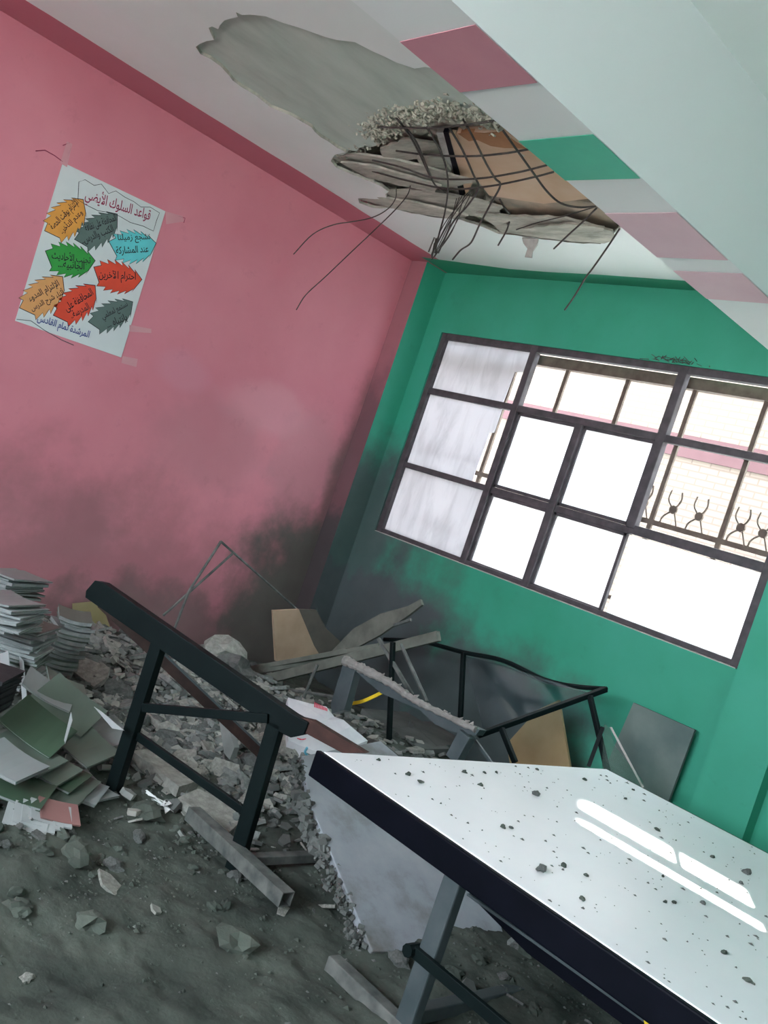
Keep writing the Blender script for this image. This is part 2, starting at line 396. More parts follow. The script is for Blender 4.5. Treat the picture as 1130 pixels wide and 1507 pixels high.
BROKEN = [(548, 196), (556, 180), (575, 176), (590, 163), (618, 168), (640, 155), (668, 158), (690, 160), (720, 178), (800, 150), (990, 320), (920, 352), (900, 362), (843, 360), (712, 337), (641, 322), (560, 308), (525, 300), (522, 290), (565, 290), (568, 281), (540, 268), (483, 240), (486, 228), (512, 222), (530, 214), (560, 208)]
broken3 = jag([at(x, y, 'z', H+.03) for x, y in BROKEN], .05, .02)
slab = struct(plate_with_hole([(.6, -3.4), (3.2, -3.4), (3.2, -.5), (.6, -.5)], broken3, H+.016, .05, 'ceiling_slab', [M_slab, M_rough]))
tag(slab, 'bare grey concrete soffit exposed where the plaster fell')
# lumpy broken concrete above the bars
m = MB(); N = 90; x0, x1, y0, y1 = .3, 3.2, -2.6, -.3; vs = []
for i in range(N+1):
    for j in range(N+1):
        x = x0+(x1-x0)*i/N; y = y0+(y1-y0)*j/N
        h = noise.fractal(Vector((x*4, y*4, 0)), 1, 2, 6)*.055+abs(noise.noise(Vector((x*9, y*3, 5))))*.05
        terr = math.floor((x*.6+y*.8)*9+noise.noise(Vector((x*3, y*3, 9)))*1.5)*.010 % .05
        vs.append((x, y, H+.075-h*.9+terr))
fs = [(i*(N+1)+j, (i+1)*(N+1)+j, (i+1)*(N+1)+j+1, i*(N+1)+j+1) for i in range(N) for j in range(N)]
m.add(vs, fs); m.build('broken_concrete', M_rough, slab)

def ceil_poly(name, pts, z, th, mt, parent=slab, tilt=None, jg=True):
    P = [at(x, y, 'z', z) for x, y in pts]
    if jg: P = jag(P, .05, .010)
    if tilt:
        c = sum(P, Vector())/len(P); P = [Vector((p.x, p.y, p.z+(p-c).x*tilt[0]+(p-c).y*tilt[1])) for p in P]
    m = MB(); m.prism(P, (0, 0, th)); return m.build(name, mt, parent)
ceil_poly('cream_block', [(672, 196), (742, 192), (850, 272), (872, 292), (800, 300), (720, 288), (700, 262)], H+.035, .03, M_block, jg=False)
ceil_poly('terracotta_block', [(674, 197), (740, 193), (774, 219), (742, 218), (722, 215), (702, 206), (690, 208)], H+.033, .02, M_terra)
ceil_poly('cream_block', [(722, 282), (790, 290), (880, 300), (910, 335), (820, 342), (742, 322)], H+.036, .02, M_blockdirt)
ceil_poly('white_block', [(642, 196), (652, 195), (672, 262), (681, 290), (676, 292), (662, 262)], H+.034, .02, M_plasterbar, jg=False)
ceil_poly('dark_joint', [(652, 194), (659, 194), (683, 290), (677, 290)], H+.030, .03, M_navy, jg=False)
ceil_poly('white_block', [(660, 196), (670, 197), (697, 266), (686, 288)], H+.036, .02, M_block, jg=False)
# layered plaster flaps hanging at the lower edge
FLAPS = [([(487, 236), (520, 228), (580, 232), (640, 246), (700, 262), (660, 275), (600, 262), (540, 254), (505, 248)], .012, (-.05, .03)),
         ([(500, 241), (545, 243), (600, 258), (650, 272), (640, 283), (585, 274), (535, 262)], -.004, (-.04, .02)),
         ([(528, 297), (560, 292), (600, 296), (650, 305), (690, 314), (660, 320), (610, 314), (565, 306)], -.008, (-.04, 0)),
         ([(560, 280), (620, 280), (690, 292), (740, 306), (730, 322), (670, 315), (600, 303)], .010, (0, 0)),
         ([(700, 315), (760, 320), (830, 322), (900, 340), (905, 349), (890, 357), (820, 352), (740, 342)], -.006, (0, -.03)),
         ([(770, 335), (830, 330), (888, 338), (880, 347), (820, 346)], -.02, (.03, 0)),
         ([(560, 215), (600, 205), (640, 215), (645, 235), (600, 235), (565, 228)], .02, (.06, .03)),
         ([(615, 226), (650, 225), (668, 262), (650, 285), (630, 262)], .018, (0, .1))]
for i, (p, dz, tl) in enumerate(FLAPS):
    ceil_poly('plaster_flap', p, H+dz, .012, M_flap, tilt=tl)
# crusty lip of crumbled concrete along the inner break
m = MB(); random.seed(23)
lipline = catmull([at(x, y, 'z', H+.012) for x, y in ((545, 200), (560, 184), (580, 178), (596, 168), (622, 172), (645, 160), (672, 163), (700, 168), (724, 184))], 6)
for k in range(900):
    p = random.choice(lipline)+Vector((random.gauss(0, .03), random.gauss(0, .045), random.uniform(-.010, .012))); q = random.uniform(.004, .02)
    m.box(p, (q*random.uniform(.8, 1.8), q, q*.55), Matrix.Rotation(random.random()*3, 3, (random.random(), random.random(), random.random()+.1)))
tag(m.build('crumbled_lip', M_edge, slab), kind='stuff')
# loose concrete crumbs round the break
m = MB(); random.seed(3)
for i in range(len(broken3)):
    for k in range(7):
        p = broken3[i].lerp(broken3[(i+1) % len(broken3)], random.random()) + Vector((random.uniform(-.05, .05), random.uniform(-.05, .05), random.uniform(-.012, .02)))
        if p.x > 3.2 or (p.x < 1.2 and p.y > -1.2 and random.random() < .6): continue
        s = random.uniform(.004, .017)
        m.box(p, (s*random.uniform(.7, 1.6), s, s*.7), Matrix.Rotation(random.random()*3, 3, (random.random(), random.random(), random.random()+.1)))
tag(m.build('crumbled_edge', M_edge, slab), kind='stuff')

# hanging flake
a = at(775, 352, 'z', H-.005); m = MB()
fl = [(768, 350), (792, 350), (790, 360), (783, 370), (782, 379), (772, 378), (776, 366), (770, 358)]
m.prism([at(x, y, 'y', a.y) for x, y in fl], (0, .008, 0)); tag(m.build('plaster_flake', M_plasterbar), 'small white plaster flake dangling from the edge of the ceiling hole', 'plaster')

# reinforcing bars
RB = [
 ([(556, 187, 0), (600, 188, -.02), (640, 188, -.02), (690, 183, -.02), (735, 177, .01)], 'top cross bar of the exposed rebar mesh, just under the smooth concrete'),
 ([(583, 222, 0), (630, 228, -.03), (690, 230, -.05), (740, 226, -.04), (782, 219, 0)], 'second cross bar of the rebar mesh, over the terracotta block'),
 ([(548, 236, 0), (590, 246, -.03), (640, 262, -.06), (700, 263, -.07), (760, 254, -.04), (805, 243, 0)], 'third cross bar of the rebar mesh, sagging in the middle'),
 ([(548, 252, 0), (600, 266, -.04), (660, 278, -.08), (720, 274, -.08), (780, 262, -.04), (815, 253, 0)], 'lowest sagging cross bar of the rebar mesh'),
 ([(577, 168, .02), (590, 182, -.01), (606, 205, -.02), (620, 232, -.03), (632, 258, -.02)], 'short lengthwise rebar at the ragged left of the mesh'),
 ([(595, 186, 0), (612, 208, -.03), (628, 245, -.04), (640, 272, -.03), (655, 283, 0)], 'lengthwise rebar curving through the lumpy concrete'),
 ([(628, 187, -.02), (648, 222, -.05), (657, 250, -.08), (659, 280, -.10), (654, 315, -.13), (646, 345, -.20), (640, 372, -.25)], 'long lengthwise rebar dropping straight to the tangle above the corner'),
 ([(660, 186, -.02), (680, 220, -.05), (697, 258, -.08), (704, 276, -.10), (690, 300, -.12), (668, 325, -.18), (655, 350, -.22), (645, 372, -.26)], 'lengthwise rebar bending back to the tangle above the corner'),
 ([(677, 168, .02), (695, 200, -.04), (715, 240, -.08), (728, 262, -.09), (736, 273, -.10), (722, 300, -.14), (706, 330, -.20), (693, 357, -.25), (678, 368, -.27), (666, 382, -.30)], 'lengthwise rebar with a kinked lower end hanging by the corner'),
 ([(740, 192, 0), (760, 220, -.03), (785, 255, -.05), (805, 282, -.07), (825, 299, -.08), (850, 305, -.08), (877, 304, -.05)], 'rebar curving away to the beam edge at the right of the mesh'),
 ([(583, 276, 0), (582, 292, -.06), (570, 308, -.12), (548, 320, -.18), (520, 326, -.22), (490, 331, -.28), (460, 345, -.36), (432, 374, -.46)], 'thin bent rod sweeping left over the pink wall'),
 ([(604, 272, 0), (600, 286, -.05), (585, 305, -.12), (560, 330, -.2), (520, 368, -.36), (478, 408, -.53), (450, 434, -.68), (436, 456, -.80)], 'long thin rod hanging down across the pink wall'),
 ([(878, 306, -.01), (858, 326, -.04), (836, 346, -.08), (815, 366, -.12)], 'short straight rebar jutting from the ceiling break beside the beam'),
 ([(912, 336, 0), (895, 362, -.08), (872, 395, -.18), (862, 408, -.22), (845, 436, -.3), (831, 456, -.36)], 'long straight rod hanging in front of the green wall'),
 ([(750, 325, 0), (745, 340, -.03), (733, 361, -.08)], 'stubby rod end poking from the lower edge of the hole'),
 ([(735, 293, .01), (742, 305, -.01), (750, 315, -.02)], 'rusty rebar stub lying on the dirty cream block'),
 ([(874, 305, -.02), (830, 318, -.03), (790, 328, -.03), (760, 338, -.01)], 'thin wire stretched along the lower edge of the hole'),
]
for pts, lab in RB:
    P = catmull([at(x, y, 'z', H+dz) for x, y, dz in pts], 5)
    thin = 'thin' in lab or 'wire' in lab
    m = MB(); m.tube(P, .0034 if thin else .0052, 6)
    tag(m.build('rebar', M_rebar, smooth=True), lab, 'rebar', 'reinforcing bars hanging from the broken ceiling')
# wire tangle at the corner
random.seed(11); m = MB()
for k in range(7):
    a = at(672+k*4, 292-k*2, 'z', H-.03); e = at(638+random.uniform(-3, 6), 378+random.uniform(-8, 4), 'z', H-.26)
    mid = a.lerp(e, .55)+Vector((random.uniform(-.04, .04), random.uniform(-.04, .04), random.uniform(-.02, .03)))
    m.tube(catmull([a, mid, e], 5), .0028, 5)
for k in range(5):
    b = at(640+random.uniform(-2, 3), 352+random.uniform(-6, 6), 'z', H-.22); m.tube([b, b+Vector((random.uniform(-.01, .02), 0, -.09))], .005, 5)
tag(m.build('wire_tangle', M_rebar), 'tangle of thin tie wires hanging above the corner of the room', 'wire')

# ------------------------------------------------------------------ window
win = thing('window_1', None, None, (1.8, 0, WZ0)); win['kind'] = 'structure'
FY = .035
def vbar(x, z0, z1, w=.045, y=FY, d=.05, name='mullion', mt=M_frame): 
    m = MB(); m.box((x, y, (z0+z1)/2), (w, d, z1-z0)); return m.build(name, mt, win, .004)
def hbar(z, xa, xb, w=.045, y=FY, d=.042, name='transom', mt=M_frame):
    m = MB(); m.box(((xa+xb)/2, y, z), (xb-xa, d, w)); return m.build(name, mt, win, .004)
vbar(WX0+.027, WZ0+.006, WZ1-.002, .05, name='window_frame'); vbar(WX1-.027, WZ0+.006, WZ1-.002, .05, name='window_frame')
hbar(WZ0+.022, WX0, WX1, .03, name='window_frame'); hbar(WZ1-.02, WX0, WX1, .05, name='window_frame')
vbar(1.24, WZ0, WZ1, .055); vbar(2.385, 1.79, WZ1, .06); vbar(1.795, WZ0, 2.33, .055)
hbar(2.352, WX0, WX1, .045); hbar(1.775, WX0, 1.24, .04); hbar(1.775, 1.268, 2.385, .045, y=FY+.01); hbar(1.785, 2.385, WX1, .055)
for xa, xb, z0_, z1_ in ((1.27, 1.77, 1.80, 2.33), (1.82, 2.355, 1.80, 2.33), (1.27, 1.77, 1.26, 1.755), (1.82, 2.37, 1.26, 1.755)):
    m = MB(); w = .02
    m.box(((xa+xb)/2, FY+.012, z0_+w/2), (xb-xa, .03, w)); m.box(((xa+xb)/2, FY+.012, z1_-w/2), (xb-xa, .03, w))
    m.box((xa+w/2, FY+.012, (z0_+z1_)/2), (w, .03, z1_-z0_)); m.box((xb-w/2, FY+.012, (z0_+z1_)/2), (w, .03, z1_-z0_))
    m.build('sash', M_frame, win, .002)
def pane(pts, mt, name='pane', y=FY+.01):
    m = MB(); m.prism([(x, y, z) for x, z in pts], (0, .004, 0)); return m.build(name, mt, win)
pane([(.39, 2.375), (1.10, 2.375), (1.11, 2.60), (1.215, 2.61), (1.215, 2.75), (.39, 2.75)], M_boardpane)
pane([(.39, 1.795), (1.06, 1.795), (1.07, 2.15), (1.11, 2.16), (1.11, 2.33), (.39, 2.33)], M_boardpane)
pane([(.39, 1.26), (1.215, 1.26), (1.215, 1.755), (.39, 1.755)], M_boardpane)
pane([(1.29, 1.82), (1.75, 1.82), (1.75, 2.31), (1.29, 2.31)], M_whitepane)
pane([(1.84, 1.82), (2.335, 1.82), (2.335, 2.31), (1.84, 2.31)], M_whitepane)
pane([(1.29, 1.28), (1.75, 1.28), (1.75, 1.735), (1.29, 1.735)], M_hazeglass)
pane([(1.84, 1.28), (2.35, 1.28), (2.35, 1.735), (1.84, 1.735)], M_hazeglass)
pane([(2.40, 1.25), (3.06, 1.25), (3.04, 1.75), (2.40, 1.75)], M_whitepane)
pane([(3.06, 1.25), (3.225, 1.25), (3.225, 1.755), (3.04, 1.755)], M_hazeglass)
# sill (plaster ledge) and broken fringe over the head
m = MB(); m.box((1.8, .06, WZ0+.001), (WX1-WX0-.004, .115, .008)); m.build('window_sill', M_plasterbar, win)
m = MB(); random.seed(5)
for k in range(34):
    c = Vector((2.30+random.gauss(0, .10), -.006, WZ1+.004+abs(random.gauss(0, .012)))); m.bar(c, c+Vector((random.uniform(-.07, .05), random.uniform(-.03, 0), random.uniform(-.004, .022))), .003, .003)
tag(m.build('torn_mesh', M_rebar, win), kind='stuff')
# security grille outside
gr = thing('window_grille', 'brown metal security grille with curled ornaments behind the broken window', 'grille', (1.9, .14, 1.24))
GY = .14
m = MB(); m.box((1.8, GY, 2.725), (2.9, .05, .07)); m.build('rail', M_grille, gr)
m = MB(); m.box((1.8, GY, 1.865), (2.9, .02, .03)); m.build('rail', M_grille, gr)
m = MB(); m.box((1.8, GY, 1.36), (2.9, .02, .025)); m.build('rail', M_grille, gr)
for x in (.60, 1.03, 1.475, 1.955, 2.43, 2.88, 3.20):
    m = MB(); m.box((x, GY, 1.99), (.028, .018, 1.5)); m.build('bar', M_grille, gr)
for x in (2.34, 2.54, 2.71, 2.97, 3.10, 1.62, 1.8, 1.3):
    m = MB(); c = Vector((x, GY+.01, 1.97))
    m.tube(catmull([c+Vector((-.06, 0, -.10)), c+Vector((-.05, 0, -.05)), c, c+Vector((.03, 0, .06)), c+Vector((.02, 0, .11))], 4), .006, 5)
    m.tube(catmull([c+Vector((.05, 0, -.09)), c+Vector((.02, 0, -.03)), c, c+Vector((-.05, 0, .05)), c+Vector((-.05, 0, .11))], 4), .005, 5)
    m.tube([c+Vector((0, -.008, 0)), c+Vector((0, .008, 0))], .026, 10)
    m.build('scroll_ornament', M_grille, gr)

# building across the yard
YB = 4.2
BT = 2.37+YB/.94+.02
bl = thing('school_block', 'cream brick building with pink painted band, seen across the yard through the window', 'building', (0, YB, 0))
m = MB(); m.box((1, YB+.2, BT/2), (26, .4, BT)); m.build('brick_wall', M_brick, bl)
zb0, zb1 = at(790, 600, 'y', YB).z, at(790, 568, 'y', YB).z
m = MB(); m.box((-6.67, YB+.2, BT+1.5), (12.65, .4, 3.2)); m.build('added_sun_blocker', M_brick, bl)  # unseen block added to keep sun off the middle window column
m = MB(); m.box((1, YB-.015, (3.16+2.92)/2), (26, .03, .24)); m.build('pink_band', M_band, bl)
m = MB(); m.box((1, 8, -.1), (40, 15.4, .1)); m.box((3, -19, -.3), (40, 22.6, .1)); struct(m.build('ground', M_ground))  # yard ground; unseen rear stretch added to bounce light onto the ceiling

# ------------------------------------------------------------------ poster
PXF = .004
def wp(px, py, off=PXF): p = at(px, py, 'x', 0); return Vector((off, p.y, p.z))
post = thing('poster', 'hand-drawn classroom rules poster with eight coloured leaves taped on the pink wall', 'poster', wp(135, 380, 0))
m = MB(); m.prism([wp(92, 239), wp(243, 311), wp(178, 526), wp(22, 472)], (-.003, 0, 0)); m.build('sheet', M_poster, post)
def z1(x, y): return (x*.2655, 180+y*.2655)
random.seed(21)
def leaf(A, B, w, key, mt):
    a, b = wp(*z1(*A)), wp(*z1(*B)); ax = b-a; L = ax.length; ax.normalize(); nz = Vector((0, -ax.z, ax.y))
    W_ = w*.00112
    def outline(grow):
        pts = []
        for side in (1, -1):
            n = 7
            rng = range(0, n+1) if side == 1 else range(n-1, 0, -1)
            for i in rng:
                t = i/n; ww = W_*math.sin(math.pi*min(1, max(0, t*.93+.05)))**.55
                base = a+ax*(L*t)+nz*(side*ww)
                if side == 1 and 0 < i < n: pts.append(base-nz*side*.012+ax*.0); pts.append(base+nz*side*.012-ax*.012)
                elif side == -1 and 0 < i < n: pts.append(base+nz*side*.012-ax*.012); pts.append(base-nz*side*.012)
                else: pts.append(base)
        c = a+ax*L*.5
        return [c+(p-c)*(1+grow) for p in pts]
    def flat(pts, off): return [Vector((off, p.y, p.z)) for p in pts], [tuple(range(len(pts)))]
    m = MB(); m.add(*flat(outline(.035), PXF+.0006)); m.add(*flat(outline(0), PXF+.0012), 1)
    return m.build('leaf', [M_black_ink, mt], post)
LV = [((268, 625), (470, 445), 78, 'orange'), ((428, 672), (655, 525), 70, 'grey'), ((606, 692), (862, 688), 78, 'cyan'), ((250, 745), (522, 785), 78, 'green'),
      ((516, 832), (780, 888), 76, 'red'), ((128, 1052), (355, 872), 78, 'peach'), ((313, 1092), (534, 920), 76, 'red'), ((500, 1128), (738, 1010), 68, 'grey')]
for A, B, w, k in LV: leaf(A, B, w, k, LEAFC[k])
# Arabic lettering (presentation forms, laid right to left)
AR = {}
def _reg(ch, start, n): AR[ch] = [chr(start+i) for i in range(n)]
s_ = 0xFE81
for ch in 'آأؤإ': _reg(ch, s_, 2); s_ += 2
_reg('ئ', 0xFE89, 4); s_ = 0xFE8D
for ch in 'ابةتثجحخدذرزسشصضطظعغفقكلمنهوىي':
    n_ = 2 if ch in 'اةدذرزوى' else 4
    _reg(ch, s_, n_); s_ += n_
LAM = {'آ': 0xFEF5, 'أ': 0xFEF7, 'إ': 0xFEF9, 'ا': 0xFEFB}
def shape(txt):
    units = []; i = 0
    while i < len(txt):
        if txt[i] == 'ل' and i+1 < len(txt) and txt[i+1] in LAM: units.append(('LA', LAM[txt[i+1]])); i += 2
        else: units.append((txt[i], None)); i += 1
    joins_next = lambda u: u[0] in AR and len(AR[u[0]]) == 4
    joins_prev = lambda u: u[0] == 'LA' or u[0] in AR
    out = []
    for k, u in enumerate(units):
        prev = k > 0 and joins_next(units[k-1]) and joins_prev(u)
        nxt = k+1 < len(units) and joins_next(u) and joins_prev(units[k+1])
        if u[0] == 'LA': out.append(chr(u[1]+(1 if prev else 0)))
        elif u[0] in AR:
            f = AR[u[0]]
            if len(f) == 4: out.append(f[3] if prev and nxt else f[1] if prev else f[2] if nxt else f[0])
            else: out.append(f[1] if prev else f[0])
        else: out.append(u[0])
    return ''.join(out[::-1])
def lettering(txt, A, B, hgt, mt, off=PXF+.0020, arabic=True, name='lettering', conv=z1, parent=None):
    a, b = wp(*conv(*A)), wp(*conv(*B)); d = b-a; L = d.length; ang = math.atan2(d.z, d.y)
    c = bpy.data.curves.new('lettering', 'FONT'); c.body = shape(txt) if arabic else txt; c.size = 1; c.resolution_u = 2; c.offset = .012
    tmp = bpy.data.objects.new('tmp', c); COL.objects.link(tmp); bpy.context.view_layer.update()
    me = bpy.data.meshes.new_from_object(tmp.evaluated_get(bpy.context.evaluated_depsgraph_get()))
    bpy.data.objects.remove(tmp)
    xs = [v.co.x for v in me.vertices]; ys = [v.co.y for v in me.vertices]
    if not xs: return
    sx = L/(max(xs)-min(xs)); sy = hgt/1000/(max(ys)-min(ys))
    X = Vector((0, math.cos(ang), math.sin(ang))); Y = Vector((0, -math.sin(ang), math.cos(ang)))
    for v in me.vertices:
        v.co = Vector((off, a.y, a.z))+X*((v.co.x-min(xs))*sx)+Y*((v.co.y-(min(ys)+max(ys))/2)*sy)
    me.materials.clear(); me.materials.append(mt)
    pr = parent or post
    o = bpy.data.objects.new(name, me); COL.objects.link(o); o.parent = pr; o.matrix_parent_inverse = Matrix.Translation(-pr.location)
    return o
lettering('قواعد السلوك الأيضي', (470, 405), (830, 525), 105, M_red_ink)
TX = [('الإلتزام بوقت الحصة', (285, 590), (430, 440), 60), ('وعدم التأخر..', (335, 610), (450, 495), 55), ('المحافظة على نظافة', (470, 590), (640, 530), 55), ('الكتب والدرس..', (450, 660), (625, 590), 55),
      ('نشجع زميلنا', (650, 645), (830, 640), 55), ('عند المشاركة', (640, 715), (820, 705), 55), ('تجنب الأحاديث', (285, 735), (500, 765), 60), ('الجانبية...', (320, 785), (465, 800), 55),
      ('احترام الآخرين', (545, 850), (750, 862), 70), ('الإلتزام الهدوء', (160, 985), (325, 895), 55), ('أثناء شرح الدرس', (170, 1035), (350, 940), 55), ('المحافظة على', (360, 1035), (510, 940), 60),
      ('المدرسة..', (390, 1075), (490, 1020), 55), ('نستمع لمعلمي', (565, 1085), (705, 1010), 55), ('بانتباه ...', (590, 1125), (700, 1080), 55)]
for t, A, B, h in TX: lettering(t, A, B, h, M_black_ink)
lettering('المرشدة تمام القادس', (205, 1090), (492, 1185), 62, M_blue_ink)
# wavy title frame
m = MB(); tf = [(430, 430), (435, 330), (470, 318), (520, 350), (560, 342), (600, 395), (640, 380), (690, 415), (740, 440), (780, 470), (830, 470), (882, 502), (865, 545), (848, 603), (790, 575), (720, 555), (660, 520), (600, 500), (540, 490), (480, 460), (430, 430)]
m.tube([wp(*z1(*p), off=PXF+.001) for p in tf], .0014, 4); m.build('title_outline', M_black_ink, post)
# creases and tape
for pts, nm in (([(1040-930+0, 0)], None),):
    pass
for q in ([(243, 311), (268, 318), (270, 326), (244, 330)], [(190, 478), (222, 484), (222, 490), (190, 488)], [(180, 524), (202, 528), (200, 540), (178, 534)], [(88, 240), (98, 208), (106, 212), (98, 246)]):
    m = MB(); m.prism([wp(*p, off=PXF+.001) for p in q], (.0006, 0, 0)); m.build('tape', M_tape, post)
m = MB(); m.tube([wp(52, 222), wp(66, 221), wp(80, 229), wp(92, 238)], .0025, 4); m.tube([wp(92, 214), wp(102, 210), wp(104, 218), wp(95, 240)], .002, 4)
m.tube([wp(262, 318), wp(272, 321), wp(270, 328)], .002, 4); m.build('hanging_string', M_red_ink, post)
m = MB(); m.tube([wp(24, 470), wp(45, 472), wp(65, 486), wp(90, 500), (PXF+.03, wp(105, 507).y, wp(105, 507).z)], .002, 4); m.build('sheet_crease', M_steel, post)

# ------------------------------------------------------------------ rubble ground
def heap(x, y):
    g = lambda cx, cy, rx, ry: math.exp(-((x-cx)/rx)**2-((y-cy)/ry)**2)
    h = .12*g(1.0, -1.3, 1.1, .9)+.13*g(1.9, -.7, .7, .6)+.10*g(.35, -2.2, .6, .8)+.10*g(1.5, -2.9, .7, .35)+.05*g(2.6, -3.4, .4, .3)+.07*g(3.9, -1.8, .7, .5)
    h += noise.fractal(Vector((x*2.2, y*2.2, 0)), 1, 2, 4)*.022+.012
    return max(.004, h)
def ground(px, py, extra=0):
    a = ray(px, py); t = .8
    while t < 9:
        p = CAM+a*t
        if p.z < heap(p.x, p.y)+extra: return p
        t += .01
    return CAM+a*4
m = MB(); NX, NY = 270, 250; gx0, gx1, gy0, gy1 = .01, 5.6, -4.6, -.02; vs = []
for i in range(NX+1):
    for j in range(NY+1):
        x = gx0+(gx1-gx0)*i/NX; y = gy0+(gy1-gy0)*j/NY
        vs.append((x, y, heap(x, y)+noise.fractal(Vector((x*9, y*9, 3)), 1, 2, 3)*.012+abs(noise.noise(Vector((x*26, y*26, 8))))*.012+noise.noise(Vector((x*60, y*60, 1)))*.003))
m.add(vs, [(i*(NY+1)+j, (i+1)*(NY+1)+j, (i+1)*(NY+1)+j+1, i*(NY+1)+j+1) for i in range(NX) for j in range(NY)])
tag(m.build('rubble_dust', M_dust, smooth=True), 'grey dust and grit of crushed plaster covering the floor', 'dust', kind='stuff')

# chunk prototypes
random.seed(42)
def lump(r):
    bm = bmesh.new(); bmesh.ops.create_icosphere(bm, subdivisions=2, radius=1); sd = random.random()*50
    sx, sy, sz = random.uniform(.7, 1.3), random.uniform(.6, 1), random.uniform(.4, .75)
    for v in bm.verts:
        k = .95+noise.noise(v.co*1.1+Vector((sd, 0, 0)))*.75+noise.noise(v.co*3+Vector((0, sd, 0)))*.22+random.uniform(-.03, .03); v.co = Vector((v.co.x*sx*k, v.co.y*sy*k, v.co.z*sz*k))*r
    me = bpy.data.meshes.new('chunk'); bm.to_mesh(me); bm.free(); return me
def shard(r, th):
    n = random.randint(5, 8); a0 = random.random()*6; pts = []
    for i in range(n):
        a = a0+2*math.pi*(i+random.uniform(-.3, .3))/n; q = r*random.uniform(.55, 1.1)
        pts.append((math.cos(a)*q*1.2, math.sin(a)*q*.8, -th/2))
    m = MB(); m.prism(pts, (0, 0, th)); return m.mesh('shard', M_chunkC)
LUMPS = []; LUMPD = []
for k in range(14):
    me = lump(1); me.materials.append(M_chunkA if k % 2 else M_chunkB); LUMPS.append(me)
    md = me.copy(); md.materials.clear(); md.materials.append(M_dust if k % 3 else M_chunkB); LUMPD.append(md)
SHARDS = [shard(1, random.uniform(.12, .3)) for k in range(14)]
for k, s in enumerate(SHARDS):
    if k % 3 == 0: s.materials[0] = M_chunkA
    if k % 5 == 1: s.materials[0] = M_chunkB
def put(me, name, p, r, rot, label, cat, group):
    o = bpy.data.objects.new(name, me); COL.objects.link(o); o.location = p; o.scale = (r, r, r); o.rotation_euler = rot
    return tag(o, label, cat, group)
# zone: (centre, spread, count of lumps, count of shards, size range, label bits)
ZONES = [
 ((.9, -1.75), (.42, .38), 16, 120, (.04, .11), 'flat plaster shard in the heap between the notebooks and the dark table', 'grey lump in the heap between the notebooks and the dark table', 'shards on the heap by the pink wall'),
 ((1.75, -2.0), (.38, .36), 70, 90, (.03, .085), 'pale plaster shard in the rubble under the dark table', 'pale lump in the rubble under the dark table', 'rubble under the dark table'),
 ((2.2, -1.2), (.45, .35), 14, 34, (.05, .12), 'ashy slab fragment under the toppled desk frames', 'ashy lump under the toppled desk frames', 'rubble under the toppled frames'),
 ((2.65, -3.25), (.28, .22), 34, 6, (.025, .055), 'thin shard on the floor before the green booklets', 'stony lump on the floor before the green booklets', 'rubble before the booklets'),
 ((2.75, -2.55), (.35, .28), 30, 8, (.02, .05), 'small shard around the foot of the dark table', 'small lump around the foot of the dark table', 'rubble at the foot of the dark table'),
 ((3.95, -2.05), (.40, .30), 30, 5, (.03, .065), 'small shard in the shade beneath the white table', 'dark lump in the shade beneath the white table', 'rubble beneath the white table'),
]
for (cx, cy), (sx, sy), nl, ns, (r0, r1), ls, ll, grp in ZONES:
    for k in range(nl+ns):
        x = random.gauss(cx, sx); y = random.gauss(cy, sy)
        if x < .12 or y > -.15: x, y = abs(x)+.15, min(y, -.3)
        r = random.uniform(r0, r1)*(random.random()**.5*.6+.5)
        wh = ''
        if 'between the notebooks' in ls:
            wh = ' close to the pink wall' if x < .55 else ' beside the notebook stacks' if y < -1.95 else ' toward the timber bars' if y > -1.35 else ' behind the sloping black rail'
            ls_, ll_ = 'plaster shard on the heap'+wh, 'lump on the heap'+wh
        elif 'under the dark table' in ls:
            wh = ' by its left leg' if y < -2.25 else ' near the white sack' if x > 1.95 else ' around the fallen brown rail'
            ls_, ll_ = 'plaster shard under the dark table'+wh, 'lump under the dark table'+wh
        else: ls_, ll_ = ls, ll.replace('small ', '')
        sz = 'tiny ' if r < r0*.75 else 'small ' if r < (r0+r1)*.38 else 'middling ' if r < (r0+r1)*.52 else 'large '
        if k < nl:
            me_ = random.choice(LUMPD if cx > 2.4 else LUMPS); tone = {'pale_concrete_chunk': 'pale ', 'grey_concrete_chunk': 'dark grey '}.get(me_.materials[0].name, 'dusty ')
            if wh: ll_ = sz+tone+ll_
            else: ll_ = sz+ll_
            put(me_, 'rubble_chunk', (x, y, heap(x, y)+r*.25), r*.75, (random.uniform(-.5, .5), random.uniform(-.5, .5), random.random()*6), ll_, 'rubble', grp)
        else:
            me_ = random.choice(SHARDS); tone = {'pale_concrete_chunk': 'pale ', 'grey_concrete_chunk': 'dark grey '}.get(me_.materials[0].name, 'grey-white ')
            ls_ = (sz+tone if wh else sz)+ls_.replace('small ', '').replace('thin ', '')
            put(me_, 'plaster_shard', (x, y, heap(x, y)+r*.25), r, (random.uniform(-.6, .6), random.uniform(-.6, .6), random.random()*6), ls_, 'plaster shard', grp)
